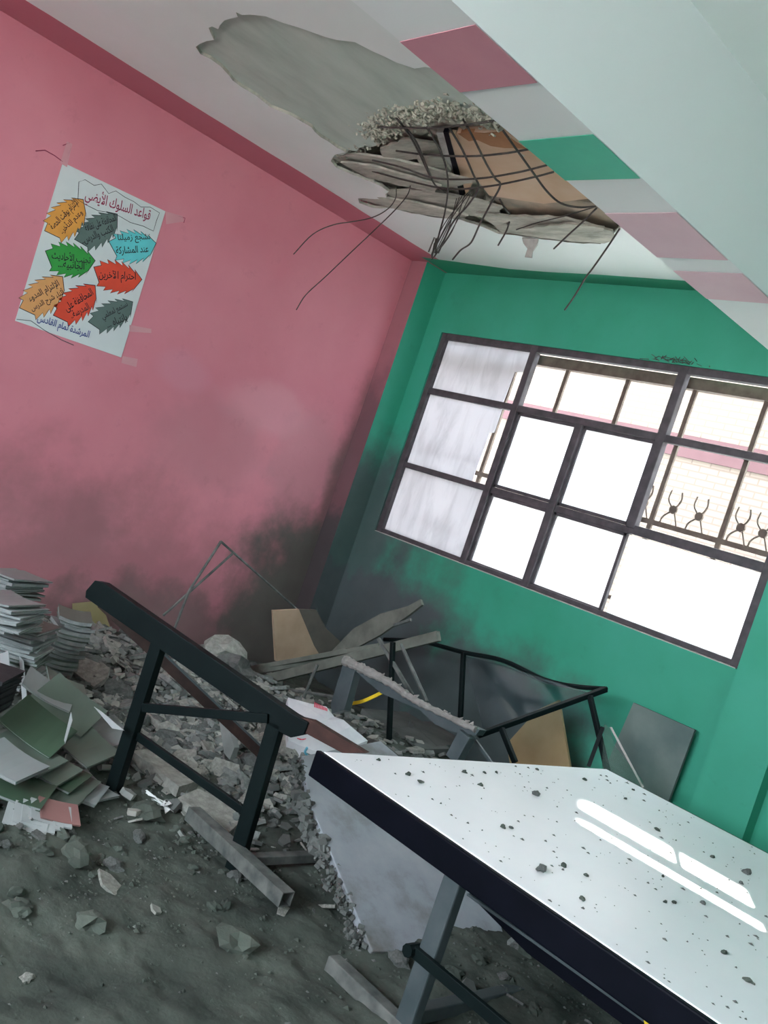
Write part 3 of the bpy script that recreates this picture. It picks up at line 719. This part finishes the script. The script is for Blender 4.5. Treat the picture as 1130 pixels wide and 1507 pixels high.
# smaller angular rubble bedded in the heap
random.seed(5); m = MB()
for k in range(3200):
    q = random.random()
    if q < .4: x, y = random.gauss(.9, .5), random.gauss(-1.7, .5)
    elif q < .85: x, y = random.gauss(1.8, .42), random.gauss(-1.95, .42)
    else: x, y = random.gauss(2.3, .5), random.gauss(-1.2, .5)
    if x < .05 or y > -.08: continue
    r = random.uniform(.010, .034); rot = Matrix.Rotation(random.random()*6, 3, 'Z') @ Matrix.Rotation(random.uniform(-.7, .7), 3, 'X') @ Matrix.Rotation(random.uniform(-.5, .5), 3, 'Y')
    n = 5; th_ = r*random.uniform(.2, .8); c = Vector((x, y, heap(x, y)+r*.35))
    ring = [Vector((math.cos(i*1.257+random.uniform(-.4, .4))*r*random.uniform(.7, 1.3), math.sin(i*1.257)*r, 0)) for i in range(n)]
    m.prism([c+rot @ p for p in ring], rot @ Vector((0, 0, th_)), random.choice((0, 1, 2)))
tag(m.build('broken_plaster_bits', [M_chunkA, M_chunkB, M_chunkC]), 'small broken plaster bits bedded in the heap between tables and pink wall', 'rubble', kind='stuff')
# fine gravel
random.seed(77); m = MB()
for k in range(7000):
    q = random.random()
    if q < .45: x, y = random.gauss(1.7, .7), random.gauss(-1.9, .6)
    elif q < .8: x, y = random.gauss(2.8, .5), random.gauss(-2.9, .5)
    else: x, y = random.gauss(3.9, .5), random.gauss(-2.1, .4)
    if x < .03 or y > -.05: continue
    r = random.uniform(.003, .016)*(.5 if x > 2.35 and q >= .45 else 1); c = Vector((x, y, heap(x, y)+r*.3)); n = 4; a0 = random.random()*6
    ring = [c+Vector((math.cos(a0+i*1.57)*r*random.uniform(.7, 1.4), math.sin(a0+i*1.57)*r, 0)) for i in range(4)]
    m.add(ring+[c+Vector((random.uniform(-.4, .4)*r, random.uniform(-.4, .4)*r, r*random.uniform(.5, 1)))], [(0, 1, 4), (1, 2, 4), (2, 3, 4), (3, 0, 4)], 0 if (x < 2.35 and random.random() < .6) or random.random() < .12 else 1)
tag(m.build('gravel', [M_chunkB, M_dust]), 'fine gravel of broken plaster strewn over the floor', 'gravel', kind='stuff')

def px_thing(name, pts, ext, mt, label, cat, group=None, bev=0):
    m = MB(); m.prism(pts, ext); return tag(m.build(name, mt, None, bev), label, cat, group)
# bigger single slabs the photo shows
for px, py, r, rot, lab in ((130, 1000, .13, (.5, .1, .3), 'squarish grey slab leaning beside the notebooks'), (215, 1205, .07, (0, 0, 1), 'pale lump at the foot of the left table leg'), (310, 1210, .15, (.12, .1, .4), 'wide flat slab lying between the legs of the dark table'),
                        (130, 1362, .055, (0, 0, 0), 'lone rounded lump on the dusty floor'), (345, 1395, .07, (0, 0, 2), 'rounded lump beside the foot bar of the dark table'), (38, 1442, .022, (0, 0, 1), 'tiny white pebble alone on the dusty floor'),
                        (245, 1150, .18, (.05, .05, .2), 'long flat grey slab near the left leg of the dark table'), (110, 1270, .06, (.2, .1, 1), 'hollow-faced block lump before the booklets'), (330, 1145, .09, (1.2, .2, .6), 'upright plaster shard behind the dark table brace')):
    p = ground(px, py); big = 'slab' in lab or 'shard' in lab
    put(SHARDS[3] if big else (LUMPS[1] if r < .03 else LUMPD[1 if r < .06 else 4]), 'concrete_slab' if big else 'rubble_chunk', p+Vector((0, 0, r*.25)), r, rot, lab, 'rubble', None)
# spiky white plaster splinter by the brown rail
pts = [at(x, y, 'y', -2.0) for x, y in ((322, 1058), (338, 1075), (345, 1100), (338, 1118), (330, 1110))]
px_thing('plaster_splinter', pts, (0, .03, 0), M_chunkC, 'upright white splinter of plaster against the brown rail', 'plaster')

# ------------------------------------------------------------------ notebooks
def make_book(w, h, t, cov, name, label, group, loc, rot, bend=0.0, cover_top=True):
    r = bpy.data.objects.new(name, None); COL.objects.link(r); tag(r, label, 'notebook', group); r.empty_display_size = .05
    seg = 6
    def slabm(z0, z1, w, h, inset=0):
        m = MB(); vs = []
        for i in range(seg+1):
            x = -w/2+w*i/seg; dz = bend*((2*i/seg-1)**2)
            for y in (-h/2, h/2):
                vs += [(x, y, z0+dz), (x, y, z1+dz)]
        fs = []
        for i in range(seg):
            a = i*4; b = a+4; fs += [(a, b, b+1, a+1), (a+2, a+3, b+3, b+2), (a+1, b+1, b+3, a+3), (a, a+2, b+2, b)]
        fs += [(0, 1, 3, 2), (seg*4, seg*4+2, seg*4+3, seg*4+1)]
        return m.add(vs, fs)
    for nm, z0, z1_, ww, hh, mt in (('pages', .0012, t-.0012, w-.006, h-.006, M_paper), ('cover', t-.0012, t, w, h, cov), ('cover', 0, .0012, w, h, cov)):
        me = slabm(z0, z1_, ww, hh).mesh(nm, mt); o = bpy.data.objects.new(nm, me); COL.objects.link(o); o.parent = r
    r.location = loc; r.rotation_euler = rot
    return r
random.seed(9)
def stack(px, py, z, n, w, h, t, rz, label, group, covs=(0, 1, 3), jit=.015, lean=(0, 0), rjit=.18, bend=0):
    b = at(px, py, 'z', z); zz = z
    ORD = ('lowest', 'second', 'third', 'fourth', 'fifth', 'sixth', 'seventh', 'eighth', 'ninth', 'tenth', 'eleventh', 'twelfth', 'thirteenth', 'fourteenth', 'fifteenth')
    for k in range(n):
        tt = t*random.uniform(.7, 1.4); cv_ = random.choice(covs)
        noun, where = label.split('|'); pos = 'topmost' if k == n-1 else ORD[k] if k == 0 else ORD[k]+' from the bottom'
        lab_ = noun+', '+pos+' '+where
        make_book(w*random.uniform(.93, 1.04), h*random.uniform(.95, 1.03), tt, COVERS[cv_], 'notebook',
                  lab_, group, (b.x+random.uniform(-jit, jit)+lean[0]*k, b.y+random.uniform(-jit, jit)+lean[1]*k, zz),
                  (random.uniform(-.03, .03), random.uniform(-.03, .03), rz+random.uniform(-rjit, rjit)), bend=bend*random.uniform(.3, 1.2))
        zz += tt*1.12+.001
    return b, zz
A_, zA = stack(15, 1000, .18, 15, .20, .29, .014, .9, 'dusty notebook|of the front stack by the picture edge', 'notebooks in the front stack', bend=.006)
stack(8, 925, zA+.0, 9, .20, .28, .012, .7, 'crumpled notebook|in the bundle crowning the front stack', 'notebooks on top of the front stack', covs=(1, 3, 3), jit=.02, bend=.01)
stack(80, 985, .14, 14, .16, .23, .019, 1.2, 'warped grey notebook|of the rear stack behind the front one', 'notebooks in the rear stack', covs=(0, 0, 1), lean=(0, .002), bend=.012)
stack(5, 900, .30, 14, .2, .28, .012, .5, 'thin notebook|of the tallest heap at the pink wall', 'notebooks in the tallest heap', covs=(0, 1, 2), bend=.008)
# black ring-bound stack with a white sheet
bk, _ = stack(-28, 1042, .30, 7, .15, .2, .018, .78, 'black bound register|of the black pile below the notebooks', 'black registers', covs=(0,), jit=.004, rjit=.03)
for o in list(COL.objects):
    if o.get('group') == 'black registers':
        for c in o.children:
            c.data.materials.clear(); c.data.materials.append(M_blackcloth)
# sprawl of big green-grey booklets
def sheet(px, py, z, w, h, t, rx, ry, rz, cov, label, bend=.01, nm='booklet', group='booklets spilled over the floor'):
    c = at(px, py, 'z', z); return make_book(w, h, t, COVERS[cov], nm, label, group, c, (rx, ry, rz), bend)
BK = [(100, 1040, .26, .26, .22, .008, .35, .35, .8, 0, 'large pale green booklet leaning below the notebook stacks'),
      (55, 1072, .24, .24, .17, .010, .50, .30, .75, 2, 'dark green booklet with a smudged colour picture on its cover'),
      (122, 1095, .17, .25, .18, .010, .25, .25, .4, 0, 'grey-green booklet sliding right toward the table leg'),
      (148, 1085, .15, .18, .24, .008, .3, .2, .2, 1, 'pale grey booklet furthest right in the spill'),
      (40, 1110, .17, .24, .17, .012, .18, .22, .55, 0, 'grey-green booklet lying open in the middle of the spill'),
      (62, 1124, .145, .25, .17, .012, .15, .2, .60, 0, 'grey-green booklet topmost of the fanned pile'),
      (76, 1134, .125, .25, .17, .012, .15, .2, .68, 2, 'grey-green booklet second in the fanned pile'),
      (90, 1146, .10, .25, .17, .012, .12, .18, .76, 0, 'grey-green booklet third in the fanned pile'),
      (104, 1156, .08, .25, .17, .012, .10, .16, .84, 1, 'grey booklet at the bottom of the fanned pile'),
      (12, 1125, .18, .22, .17, .014, .15, .1, .5, 1, 'curled grey booklet at the picture edge above the red ones'),
      (18, 1160, .11, .26, .18, .012, .12, .1, .9, 2, 'dark green booklet lying over the red-edged ones'),
      (60, 1172, .08, .26, .18, .012, .08, .1, .7, 0, 'grey-green booklet tucked behind the red and white fan'),
      (128, 1162, .06, .20, .15, .010, .05, .1, .3, 1, 'rolled pale booklet beside the foot of the left table leg'),
      (70, 1018, .29, .22, .17, .008, .2, .3, 1.1, 1, 'pale booklet slipping off below the front notebook stack'),
      (96, 1012, .25, .20, .16, .008, .2, .3, 1.4, 0, 'small grey booklet between the rear stack and the big pale green one')]
for b in BK: sheet(*b)
for k in range(5):
    sheet(38+k*12, 1208-k*3, .07+k*.004, .15, .10, .006, .35, .15, 1.15+.07*k, 4 if k in (4,) else 3, ['white exercise book leftmost of the red and white fan', 'white exercise book second from the left in the fan', 'white exercise book in the middle of the fan', 'white exercise book fourth in the fan', 'red-edged exercise book rightmost in the fan'][k], .004, 'exercise_book', 'red and white exercise books in a fan')
# loose white sheets
for q, lab in (([(28, 965), (34, 972), (40, 1040), (34, 1052)], 'narrow white sheet standing on edge beside the black registers'), ([(104, 1048), (106, 1060), (95, 1095), (93, 1094)], 'white paper strip sticking up from the dark green booklet'),
               ([(138, 1040), (150, 1048), (182, 1075), (165, 1072)], 'white paper wedge standing between booklets and rubble'), ([(0, 962), (12, 958), (14, 985), (0, 1005)], 'crumpled white page at the edge of the picture')):
    yy = at(q[0][0], q[0][1], 'z', .26).y
    px_thing('paper_sheet', [at(x, y, 'y', yy-.12) for x, y in q], (0, .003, 0), COVERS[3], lab, 'paper', 'loose white papers')
# yellowed card on the foot of the pink wall
px_thing('cardboard_sheet', [at(x, y, 'x', .04) for x, y in ((106, 888), (148, 884), (166, 936), (108, 937))], (.006, 0, 0), M_yellowcard, 'yellowed card leaning on the pink wall behind the notebooks', 'cardboard')
# grubby cloth behind stacks
# crumpled foil scrap on the floor, its sunlit shine put in as white
random.seed(15); m = MB(); c = ground(240, 1186)+Vector((0, 0, .012))
for k in range(9):
    p = c+Vector((random.uniform(-.07, .07), random.uniform(-.05, .05), random.uniform(0, .015)))
    tri = [p+Vector((random.uniform(-.05, .05), random.uniform(-.03, .03), random.uniform(-.008, .012))) for _ in range(3)]
    m.prism(tri, (0, 0, .002))
tag(m.build('torn_paper_scrap', M_white_paint), 'torn scrap behind the dark table leg, sunlit look painted as white', 'paper')

# ------------------------------------------------------------------ dark table (left)
dt = thing('broken_table', 'dark green metal table frame, tipped, with a rusted bent long rail', 'table', (2.6, -2.6, 0))
rl = Vector((2.9, -2.5, .60)); 
def on_plane(px, py, p0, n):
    a = ray(px, py); t = (p0-CAM).dot(n)/a.dot(n); return CAM+a*t
dirT = (Vector((2.25, -2.74, 0))-Vector((2.86, -2.5, 0))).normalized(); nT = Vector((-dirT.y, dirT.x, 0))
PT = Vector((2.86, -2.5, 0)); tp = lambda x, y: on_plane(x, y, PT, nT)
th = nT*.045
def quad(nm, q, mt, parent=dt, thick=None, bev=.003):
    m = MB(); m.prism([tp(x, y) for x, y in q], thick if thick is not None else th); return m.build(nm, mt, parent, bev)
quad('top_rail', [(150, 855), (162, 858), (440, 1050), (462, 1062), (455, 1080), (436, 1084), (424, 1078), (405, 1066), (136, 880), (137, 870)], M_dark)
quad('rusted_rail_end', [(445, 1054), (466, 1059), (545, 1107), (510, 1107), (452, 1076)], M_rust, thick=nT*.035)
for nm, a, b, w, mt in (('leg', (240, 945), (163, 1190), .055, M_dark), ('leg', (412, 1062), (345, 1292), .06, M_dark)):
    m = MB(); m.bar(tp(*a)+th*.5, tp(*b)+th*.5, .045, w, nT.cross(Vector((0, 0, 1)))); m.build(nm, mt, dt, .004)
m = MB(); m.bar(tp(222, 1040)+th, tp(405, 1056)+th, .03, .035); m.build('cross_rail', M_dark, dt, .003)
m = MB(); m.bar(tp(198, 1078)+th*.2, tp(368, 1198)+th*.2, .02, .032); m.build('brace', M_dark, dt, .002)
m = MB(); m.tube([tp(352, 1200)-th*.6, tp(352, 1200)+th*.5], .016, 8); m.build('bolt', M_dusty_steel, dt)
# open-ended foot tube (hollow)
f0, f1 = at(278, 1243, 'y', -2.56), at(405, 1358, 'y', -2.56)
f0.z = f1.z = .05; f0.x, f1.x = 2.56, 3.20; f0.y = f1.y = -2.56
m = MB()
for dy, dz, w, h in ((0, .025, .055, .004), (0, -.025, .055, .004), (-.0255, 0, .004, .05), (.0255, 0, .004, .05)):
    m.box((2.88, -2.56+dy, .085+dz), (.64, w, h))
m.build('foot_bar', M_dusty_steel, dt, .001)
m = MB(); m.bar((2.88, -2.53, .06), (2.88, -1.75, .06), .04, .035); m.build('stretcher', M_dusty_steel, dt, .003)
# far long rail that slid into the rubble, brown with a metal edge
a, b = at(150, 886, 'z', .66), at(395, 1118, 'z', .12)
br = thing('fallen_rail', 'brown wooden rail with metal lip sloping from dark table into the rubble', 'rail', b)
m = MB(); m.bar(a, b, .02, .055); m.build('plank', M_brownrail, br, .003)
m = MB(); m.bar(a+Vector((.02, -.012, .03)), b+Vector((.02, -.012, .03)), .012, .010); m.build('metal_lip', M_steel, br)

# ------------------------------------------------------------------ white table
TX0, TX1, TY0, TY1, TZ = 3.28, 4.95, -2.70, -.95, .652
wt = thing('white_table', 'white-topped table with black steel edge, strewn with plaster crumbs', 'table', (3.9, -1.9, 0))
m = MB(); m.box(((TX0+TX1)/2, (TY0+TY1)/2, TZ-.010), (TX1-TX0, TY1-TY0, .020)); m.build('tabletop', M_white_top, wt, .003)
for a, b, nm in (((TX0, TY0+.012, 0), (TX1, TY0+.012, 0), 'edge_rail'), ((TX0, TY1-.012, 0), (TX1, TY1-.012, 0), 'edge_rail')):
    m = MB(); m.box(((a[0]+b[0])/2, a[1]-.022*(1 if a[1] < -2 else -1), TZ-.046), (b[0]-a[0]+.03, .022, .088)); m.build(nm, M_navy, wt, .005)
for x in (TX0+.02, TX1-.012):
    m = MB(); m.box((x, (TY0+TY1)/2, TZ-.055), (.022, TY1-TY0-.05, .07)); m.build('edge_rail', M_navy, wt, .004)
LX = 3.83
for y in (-2.56, -1.10):
    for x in (LX, 4.62):
        m = MB(); m.box((x, y, .32), (.065, .045, .56)); m.build('leg', M_steel, wt, .006)
    for x0_, x1_ in ((3.48, 4.16), (4.30, 4.93)):
        m = MB(); m.box(((x0_+x1_)/2, y, .03), (x1_-x0_, .05, .05)); m.build('foot_bar', M_dusty_steel, wt, .004)
m = MB(); m.bar((3.78, -2.595, .262), (4.62, -2.595, .262), .018, .034); m.build('brace', M_dark, wt, .002)
m = MB(); m.tube([(3.79, -2.62, .262), (3.79, -2.57, .262)], .02, 8); m.build('bolt', M_dark, wt)
m = MB(); m.bar((3.80, -2.54, .05), (3.80, -1.12, .05), .045, .045); m.build('stretcher', M_steel, wt, .004)
m = MB(); m.bar((4.62, -2.54, .05), (4.62, -1.12, .05), .045, .045); m.build('stretcher', M_steel, wt, .004)
# book tray under the top
yt = -2.30
pA, pB = at(690, 1316, 'y', yt), at(1000, 1537, 'y', yt)
m = MB(); m.prism([pA, at(850, 1425, 'y', yt)+Vector((0, 0, .0)), pB, pB-Vector((0, 0, .05)), at(775, 1402, 'y', yt)], (0, .01, 0)); m.build('tray_side', M_navy, wt)
m = MB(); m.bar(pA, pB, .02, .008); m.build('tray_lip', M_steel, wt)
m = MB(); m.prism([at(945, 1492, 'y', yt-.03), at(966, 1502, 'y', yt-.03), at(960, 1515, 'y', yt-.03), at(950, 1515, 'y', yt-.03)], (0, .006, 0)); m.build('yellow_corner_cap', M_yellow, wt)
# crumbs on the table
random.seed(31)
big = [(787, 1170), (683, 1137), (713, 1138), (707, 1156), (860, 1148), (730, 1137), (752, 1219), (796, 1282), (829, 1275), (862, 1289), (932, 1163), (967, 1222), (975, 1290), (978, 1328), (992, 1329), (1065, 1403), (1098, 1285), (1090, 1300), (1101, 1445), (790, 1133), (920, 1176), (740, 1218), (618, 1152), (600, 1140), (557, 1107+12), (1034, 1330), (856, 1324), (1048, 1262)]
for k, (px, py) in enumerate(big):
    p = at(px, py, 'z', TZ); r = random.uniform(.007, .013) if k not in (0, 7, 16) else .022
    if not (TX0+.02 < p.x < TX1-.02 and TY0+.02 < p.y < TY1-.02): continue
    put(random.choice(LUMPD), 'plaster_crumb', (p.x, p.y, TZ+r*.3), r, (0, 0, random.random()*6), 'plaster crumb lying on the white tabletop', 'crumb', 'larger crumbs on the white table')
m = MB()
for k in range(420):
    x = random.uniform(TX0+.03, TX1-.03); y = random.uniform(TY0+.03, TY1-.03); r = random.choice((.0015, .002, .0025, .003, .0045, .006))
    c = Vector((x, y, TZ)); a0 = random.random()*6; e = random.uniform(.5, 2)
    m.add([c+Vector((math.cos(a0+i*1.57)*r*e, math.sin(a0+i*1.57)*r, 0)) for i in range(4)]+[c+Vector((0, 0, r*.8))], [(0, 1, 4), (1, 2, 4), (2, 3, 4), (3, 0, 4)])
tag(m.build('table_grit', M_chunkB), 'fine grit sprinkled over the white tabletop', 'grit', kind='stuff')

# ------------------------------------------------------------------ fallen white slab under the table
sl = thing('fallen_slab', 'broad dusty white slab with a crumbling left edge, leaning under the white table', 'slab', (3.2, -2.1, 0))
q = [at(445, 1112, 'y', -2.22), at(548, 1400, 'z', .035), at(748, 1398, 'z', .035), at(700, 1200, 'y', -1.35)]
nrm = (q[1]-q[0]).cross(q[2]-q[0]).normalized()
q[3] = on_plane(690, 1200, q[0], nrm)
q2 = [q[0], at(440, 1145, 'y', -2.24), q[1], q[2], q[3], on_plane(560, 1090, q[0], nrm)]
q2[1] = on_plane(455, 1180, q[0], nrm)
if nrm.z < 0: nrm = -nrm
m = MB(); m.prism(q2, -nrm*.035); m.build('slab_face', M_slabboard, sl, .004)
# rough broken edge
random.seed(19); m = MB()
for k in range(420):
    t = random.random(); p = (q[0].lerp(q2[1], t/.3) if t < .3 else q2[1].lerp(q[1], (t-.3)/.7))
    s = random.uniform(.006, .030)*(1.3 if .25 < t < .55 else .8)
    p = p+(q[0]-q[3]).normalized()*random.uniform(-.015, .05)-nrm*random.uniform(0, .05)
    m.box(p, (s, s*.8, s*.7), Matrix.Rotation(random.random()*3, 3, (random.random(), random.random(), random.random()+.1)))
tag(m.build('crumbling_edge', M_chunkB, sl), kind='stuff')
# pale block beside slab (behind the dark leg)
c = ground(425, 1110)
put(LUMPS[3], 'concrete_block', c+Vector((0, 0, .05)), .11, (0, 0, .4), 'pale concrete block between the dark table leg and the white slab', 'rubble', None)

# ------------------------------------------------------------------ white sack
sk = thing('plastic_sack', 'white sack with red print crumpled behind the dark table', 'sack', at(470, 1080, 'z', .2))
def sackpt(x, y, k): 
    p = on_plane(x, y, at(480, 1065, 'z', .27), Vector((.45, -.35, .82)).normalized()); return p+Vector((0, 0, k))
random.seed(4); m = MB(); outl = [(424, 1026), (455, 1034), (480, 1040), (492, 1054), (520, 1072), (541, 1090), (525, 1098), (500, 1112), (470, 1110), (440, 1096), (424, 1090)]
ctr = [(470, 1062, .035), (495, 1080, .04), (450, 1078, .03)]
top = [sackpt(x, y, random.uniform(-.005, .01)) for x, y in outl]; mid = [p.lerp(sackpt(478, 1070, 0), .45)+Vector((0, 0, random.uniform(.015, .05))) for p in top]
cc = sackpt(478, 1070, .04); n = len(top); bot = [p-Vector((0, 0, .06)) for p in top]
m.add(top+mid+[cc]+bot, [(i, (i+1) % n, n+(i+1) % n, n+i) for i in range(n)]+[(n+i, n+(i+1) % n, 2*n) for i in range(n)]+[(i, 2*n+1+i, 2*n+1+(i+1) % n, (i+1) % n) for i in range(n)])
m.build('sack_body', M_bag, sk)
m = MB()
for k in range(9):   # rows of short red strokes and a round emblem
    x, y = 458+k*2.2, 1047+k*1.1
    m.prism([sackpt(x, y, .052), sackpt(x+1.5, y+.8, .052), sackpt(x+1.2, y+8-k*.4, .052), sackpt(x-.4, y+7-k*.4, .052)], (0, 0, .001))
m.add([sackpt(443+math.cos(i*math.pi/5)*8, 1088+math.sin(i*math.pi/5)*4.5, .012) for i in range(10)], [tuple(range(10))])
m.build('red_print', M_redprint, sk)
m = MB(); m.tube(catmull([at(452, 1100, 'z', .3), at(449, 1108, 'z', .27), at(458, 1118, 'z', .24), at(455, 1126, 'z', .22)], 4), .006, 5)
tag(m.build('string', M_cyanstring), 'light blue plastic string by the white slab corner', 'string')

# ------------------------------------------------------------------ debris by the far corner
def tubes(parent, segs, r, mt, name='tube', n=6):
    for s in segs:
        m = MB(); m.tube(s, r, n); m.build(name, mt, parent)
xt = .45
tr = thing('bent_wire_frame', 'thin bent metal chair frame standing like a triangle before the pink wall', 'frame', (xt, -1, 0))
tubes(tr, [[at(233, 985, 'x', xt), at(258, 922, 'x', xt), at(278, 870, 'x', xt), at(325, 797, 'x', xt)], [at(325, 797, 'x', xt), at(385, 850, 'x', xt), at(437, 897, 'x', xt)], [at(342, 815, 'x', xt-.15), at(240, 906, 'x', xt-.15)]], .009, M_dusty_steel)
px_thing('plywood_board', [at(x, y, 'x', .75) for x, y in ((402, 899), (440, 897), (462, 950), (473, 968), (406, 973))], (-.02, 0, 0), M_ply, 'pale plywood board, square cornered, standing behind the timber bars', 'board')
px_thing('sooty_board', [at(x, y, 'x', .745) for x, y in ((438, 897), (466, 898), (480, 925), (505, 948), (488, 962), (468, 968), (456, 935))], (-.02, 0, 0), M_ply_dirt, 'soot-darkened board overlapping the pale plywood', 'board')
m = MB(); cv = [(488, 958), (520, 925), (560, 903), (600, 892), (618, 882), (621, 890), (600, 906), (560, 934), (530, 950), (505, 962)]
m.prism([at(x, y, 'y', -.62) for x, y in cv], (0, .02, 0)); tag(m.build('curved_board', M_timber), 'curved dusty board jutting up over the timber bars', 'board')
for (a, b, w, lab) in (((370, 988), (512, 960), .055, 'short timber bar lying lower left of the plywood board'), ((380, 1003), (646, 936), .06, 'long pale timber bar running right under the curved board'), ((362, 985), (560, 950), .03, 'narrow slat tucked between the two timber bars')):
    A, B = at(*a, 'y', -.95), at(*b, 'y', -.72)
    m = MB(); m.bar(A, B, .04, w); tag(m.build('timber_bar', M_timber, None, .003), lab, 'timber', 'timber bars by the far corner')
for (a, b, lab) in (((467, 978), (446, 1028), 'short bent rod leaning under the timber bars'), ((590, 948), (628, 1032), 'thin curved rod behind the overturned desk frame'), ((580, 920), (605, 912), 'stub of wood lying over the long timber bar'), ((407, 1012), (520, 1030), 'thin dark rod lying low behind the sack')):
    m = MB(); m.tube([at(*a, 'y', -1.0), at(*b, 'y', -1.0)], .010, 6); tag(m.build('rod', M_dusty_steel), lab, 'rod', 'loose rods by the far corner')
# overturned desk frame
of = thing('overturned_desk_frame', 'black steel desk frame overturned against the green wall', 'desk frame', (2.2, -.6, 0))
pa, pb, pc, pd, pe = at(565, 941, 'y', -.45), at(682, 960, 'y', -.35), at(800, 1000, 'y', -.28), at(892, 1014, 'y', -.35), at(703, 1082, 'y', -1.0)
m = MB(); m.tube(catmull([pa, at(620, 944, 'y', -.4), pb, at(740, 972, 'y', -.3), pc, at(845, 1010, 'y', -.3), pd], 5), .014, 8); m.build('bent_rail', M_dark, of)
m = MB(); m.bar(pd, pe, .028, .028); m.build('rail', M_dark, of, .003)
for a, b, y0_, y1_ in (((682, 960), (677, 1065), -.35, -.35), ((868, 1024), (895, 1140), -.45, -.45), ((738, 1072), (758, 1122), -.9, -.9), ((578, 945), (572, 1100), -.8, -.8)):
    m = MB(); m.bar(at(*a, 'y', y0_), at(*b, 'y', y1_), .026, .026); m.build('leg', M_dark, of, .003)
m = MB(); m.bar(at(557, 940, 'y', -.8), at(606, 1022, 'y', -.8), .016, .02); m.build('strut', M_dusty_steel, of)
m = MB(); m.bar(at(887, 1070, 'y', -.45), at(866, 1128, 'y', -.5), .02, .02); m.build('strut', M_dark, of)
m = MB(); m.prism([at(684, 966, 'y', -.36), at(740, 980, 'y', -.33), at(800, 1006, 'y', -.31), at(872, 1022, 'y', -.36), at(712, 1078, 'y', -.92)], (0, 0, .004)); m.build('glass_sheet', M_dustyglass, of)
# crusted rail desk
cr = thing('crusted_desk_frame', 'broken steel frame whose top rail is crusted with white plaster', 'desk frame', (2.6, -1.4, 0))
YC = -1.45
m = MB(); m.prism([at(x, y, 'y', YC) for x, y in ((506, 972), (524, 980), (506, 1045), (488, 1050), (486, 1036))], (0, .05, 0)); m.build('leg', M_steel, cr, .003)
m = MB(); m.prism([at(x, y, 'y', YC) for x, y in ((520, 985), (560, 1005), (620, 1035), (706, 1074), (700, 1082), (668, 1078), (640, 1066), (618, 1045), (560, 1020))], (0, .05, 0)); m.build('top_rail', M_steel, cr)
m = MB(); P = [at(x, y, 'y', YC-.005) for x, y in ((508, 972), (535, 985), (570, 1003), (610, 1030), (650, 1050), (700, 1074))]
P2 = catmull(P, 12); m.tube(P2, [.027*random.uniform(.72, 1.12)*(1-.5*i/len(P2)) for i in range(len(P2))], 9)
for p in P2[6:]:
    if random.random() < .22:
        q_ = p+Vector((random.uniform(-.01, .01), 0, .012)); m.tube([q_, q_+Vector((random.uniform(-.01, .02), random.uniform(-.01, .01), random.uniform(.006, .018)))], [.011, .002], 4); m.build('plaster_crust', M_plasterbar, cr)
m = MB(); m.bar(at(688, 1080, 'y', YC), at(668, 1118, 'y', YC), .05, .07, (1, 0, 0)); m.build('leg', M_steel, cr, .003)
m = MB(); m.bar(at(700, 1090, 'y', YC+.1), at(725, 1125, 'y', YC+.1), .012, .012); m.build('strut', M_steel, cr)
# yellow strip
m = MB(); P = catmull([at(504, 1037, 'y', -1.35), at(530, 1033, 'y', -1.3), at(548, 1026, 'y', -1.3), at(570, 1015, 'y', -1.3)], 5)
for i in range(len(P)-1): m.bar(P[i], P[i+1]+(P[i+1]-P[i])*.1, .006, .018)
tag(m.build('yellow_strip', M_yellow), 'bright yellow curved plastic strip behind the crusted rail', 'strip')
# fallen slabs in the dark
for q_, y_, lab in (([(530, 1050), (600, 1055), (670, 1085), (640, 1090), (560, 1075)], -1.0, 'flat dusty slab in the dark under the crusted rail'), ([(600, 1068), (690, 1072), (715, 1100), (640, 1105)], -1.1, 'second ashy slab beside the crusted frame leg'), ([(545, 1085), (620, 1075), (660, 1110), (570, 1112)], -1.2, 'broken ashy slab just behind the white table corner')):
    zz = .10 if y_ > -1.05 else .13
    P = [at(x, y, 'z', zz+.03*((x % 7)/7)) for x, y in q_]
    m = MB(); m.prism(P, (0, 0, .035)); tag(m.build('ashy_slab', M_chunkB), lab, 'slab', 'ashy slabs in the corner')
# crumpled dark lump at pink wall (cement sack shape)
c = at(330, 965, 'x', .75)
put(LUMPS[5], 'cement_lump', c+Vector((0, 0, .02)), .16, (0, .2, .5), 'rounded grey lump at the foot of the pink wall', 'rubble', None).data = LUMPS[5]
put(LUMPS[8], 'cement_lump', at(348, 985, 'x', .85), .15, (0, .1, 2), 'second grey lump resting against the timber bars', 'rubble', None)
# tan panel, grey board, glass shard against the green wall
px_thing('tan_panel', [at(x, y, 'y', -.30) for x, y in ((790, 1045), (822, 1030), (842, 1150), (755, 1150), (745, 1095))], (0, .018, 0), M_tan, 'tan chipboard panel leaning inside the overturned desk frame', 'board')
px_thing('grey_board', [at(x, y, 'y', -.08) for x, y in ((932, 1034), (1022, 1074), (948, 1275), (853, 1215))], (0, .02, 0), M_greyboard, 'grey dusty board leaning flat on the green wall', 'board')
px_thing('glass_shard', [at(x, y, 'y', -.6) for x, y in ((889, 1066), (897, 1072), (904, 1098), (946, 1150), (944, 1166), (885, 1140))], (0, .005, 0), M_shardglass, 'clear triangular glass shard upright behind the white table', 'glass')
px_thing('loose_wire', [at(x, y, 'y', -.6) for x, y in ((897, 1070), (900, 1070), (947, 1158), (945, 1160))], (0, .003, 0), M_plasterbar, 'thin pale wire looped beside the glass shard', 'wire')
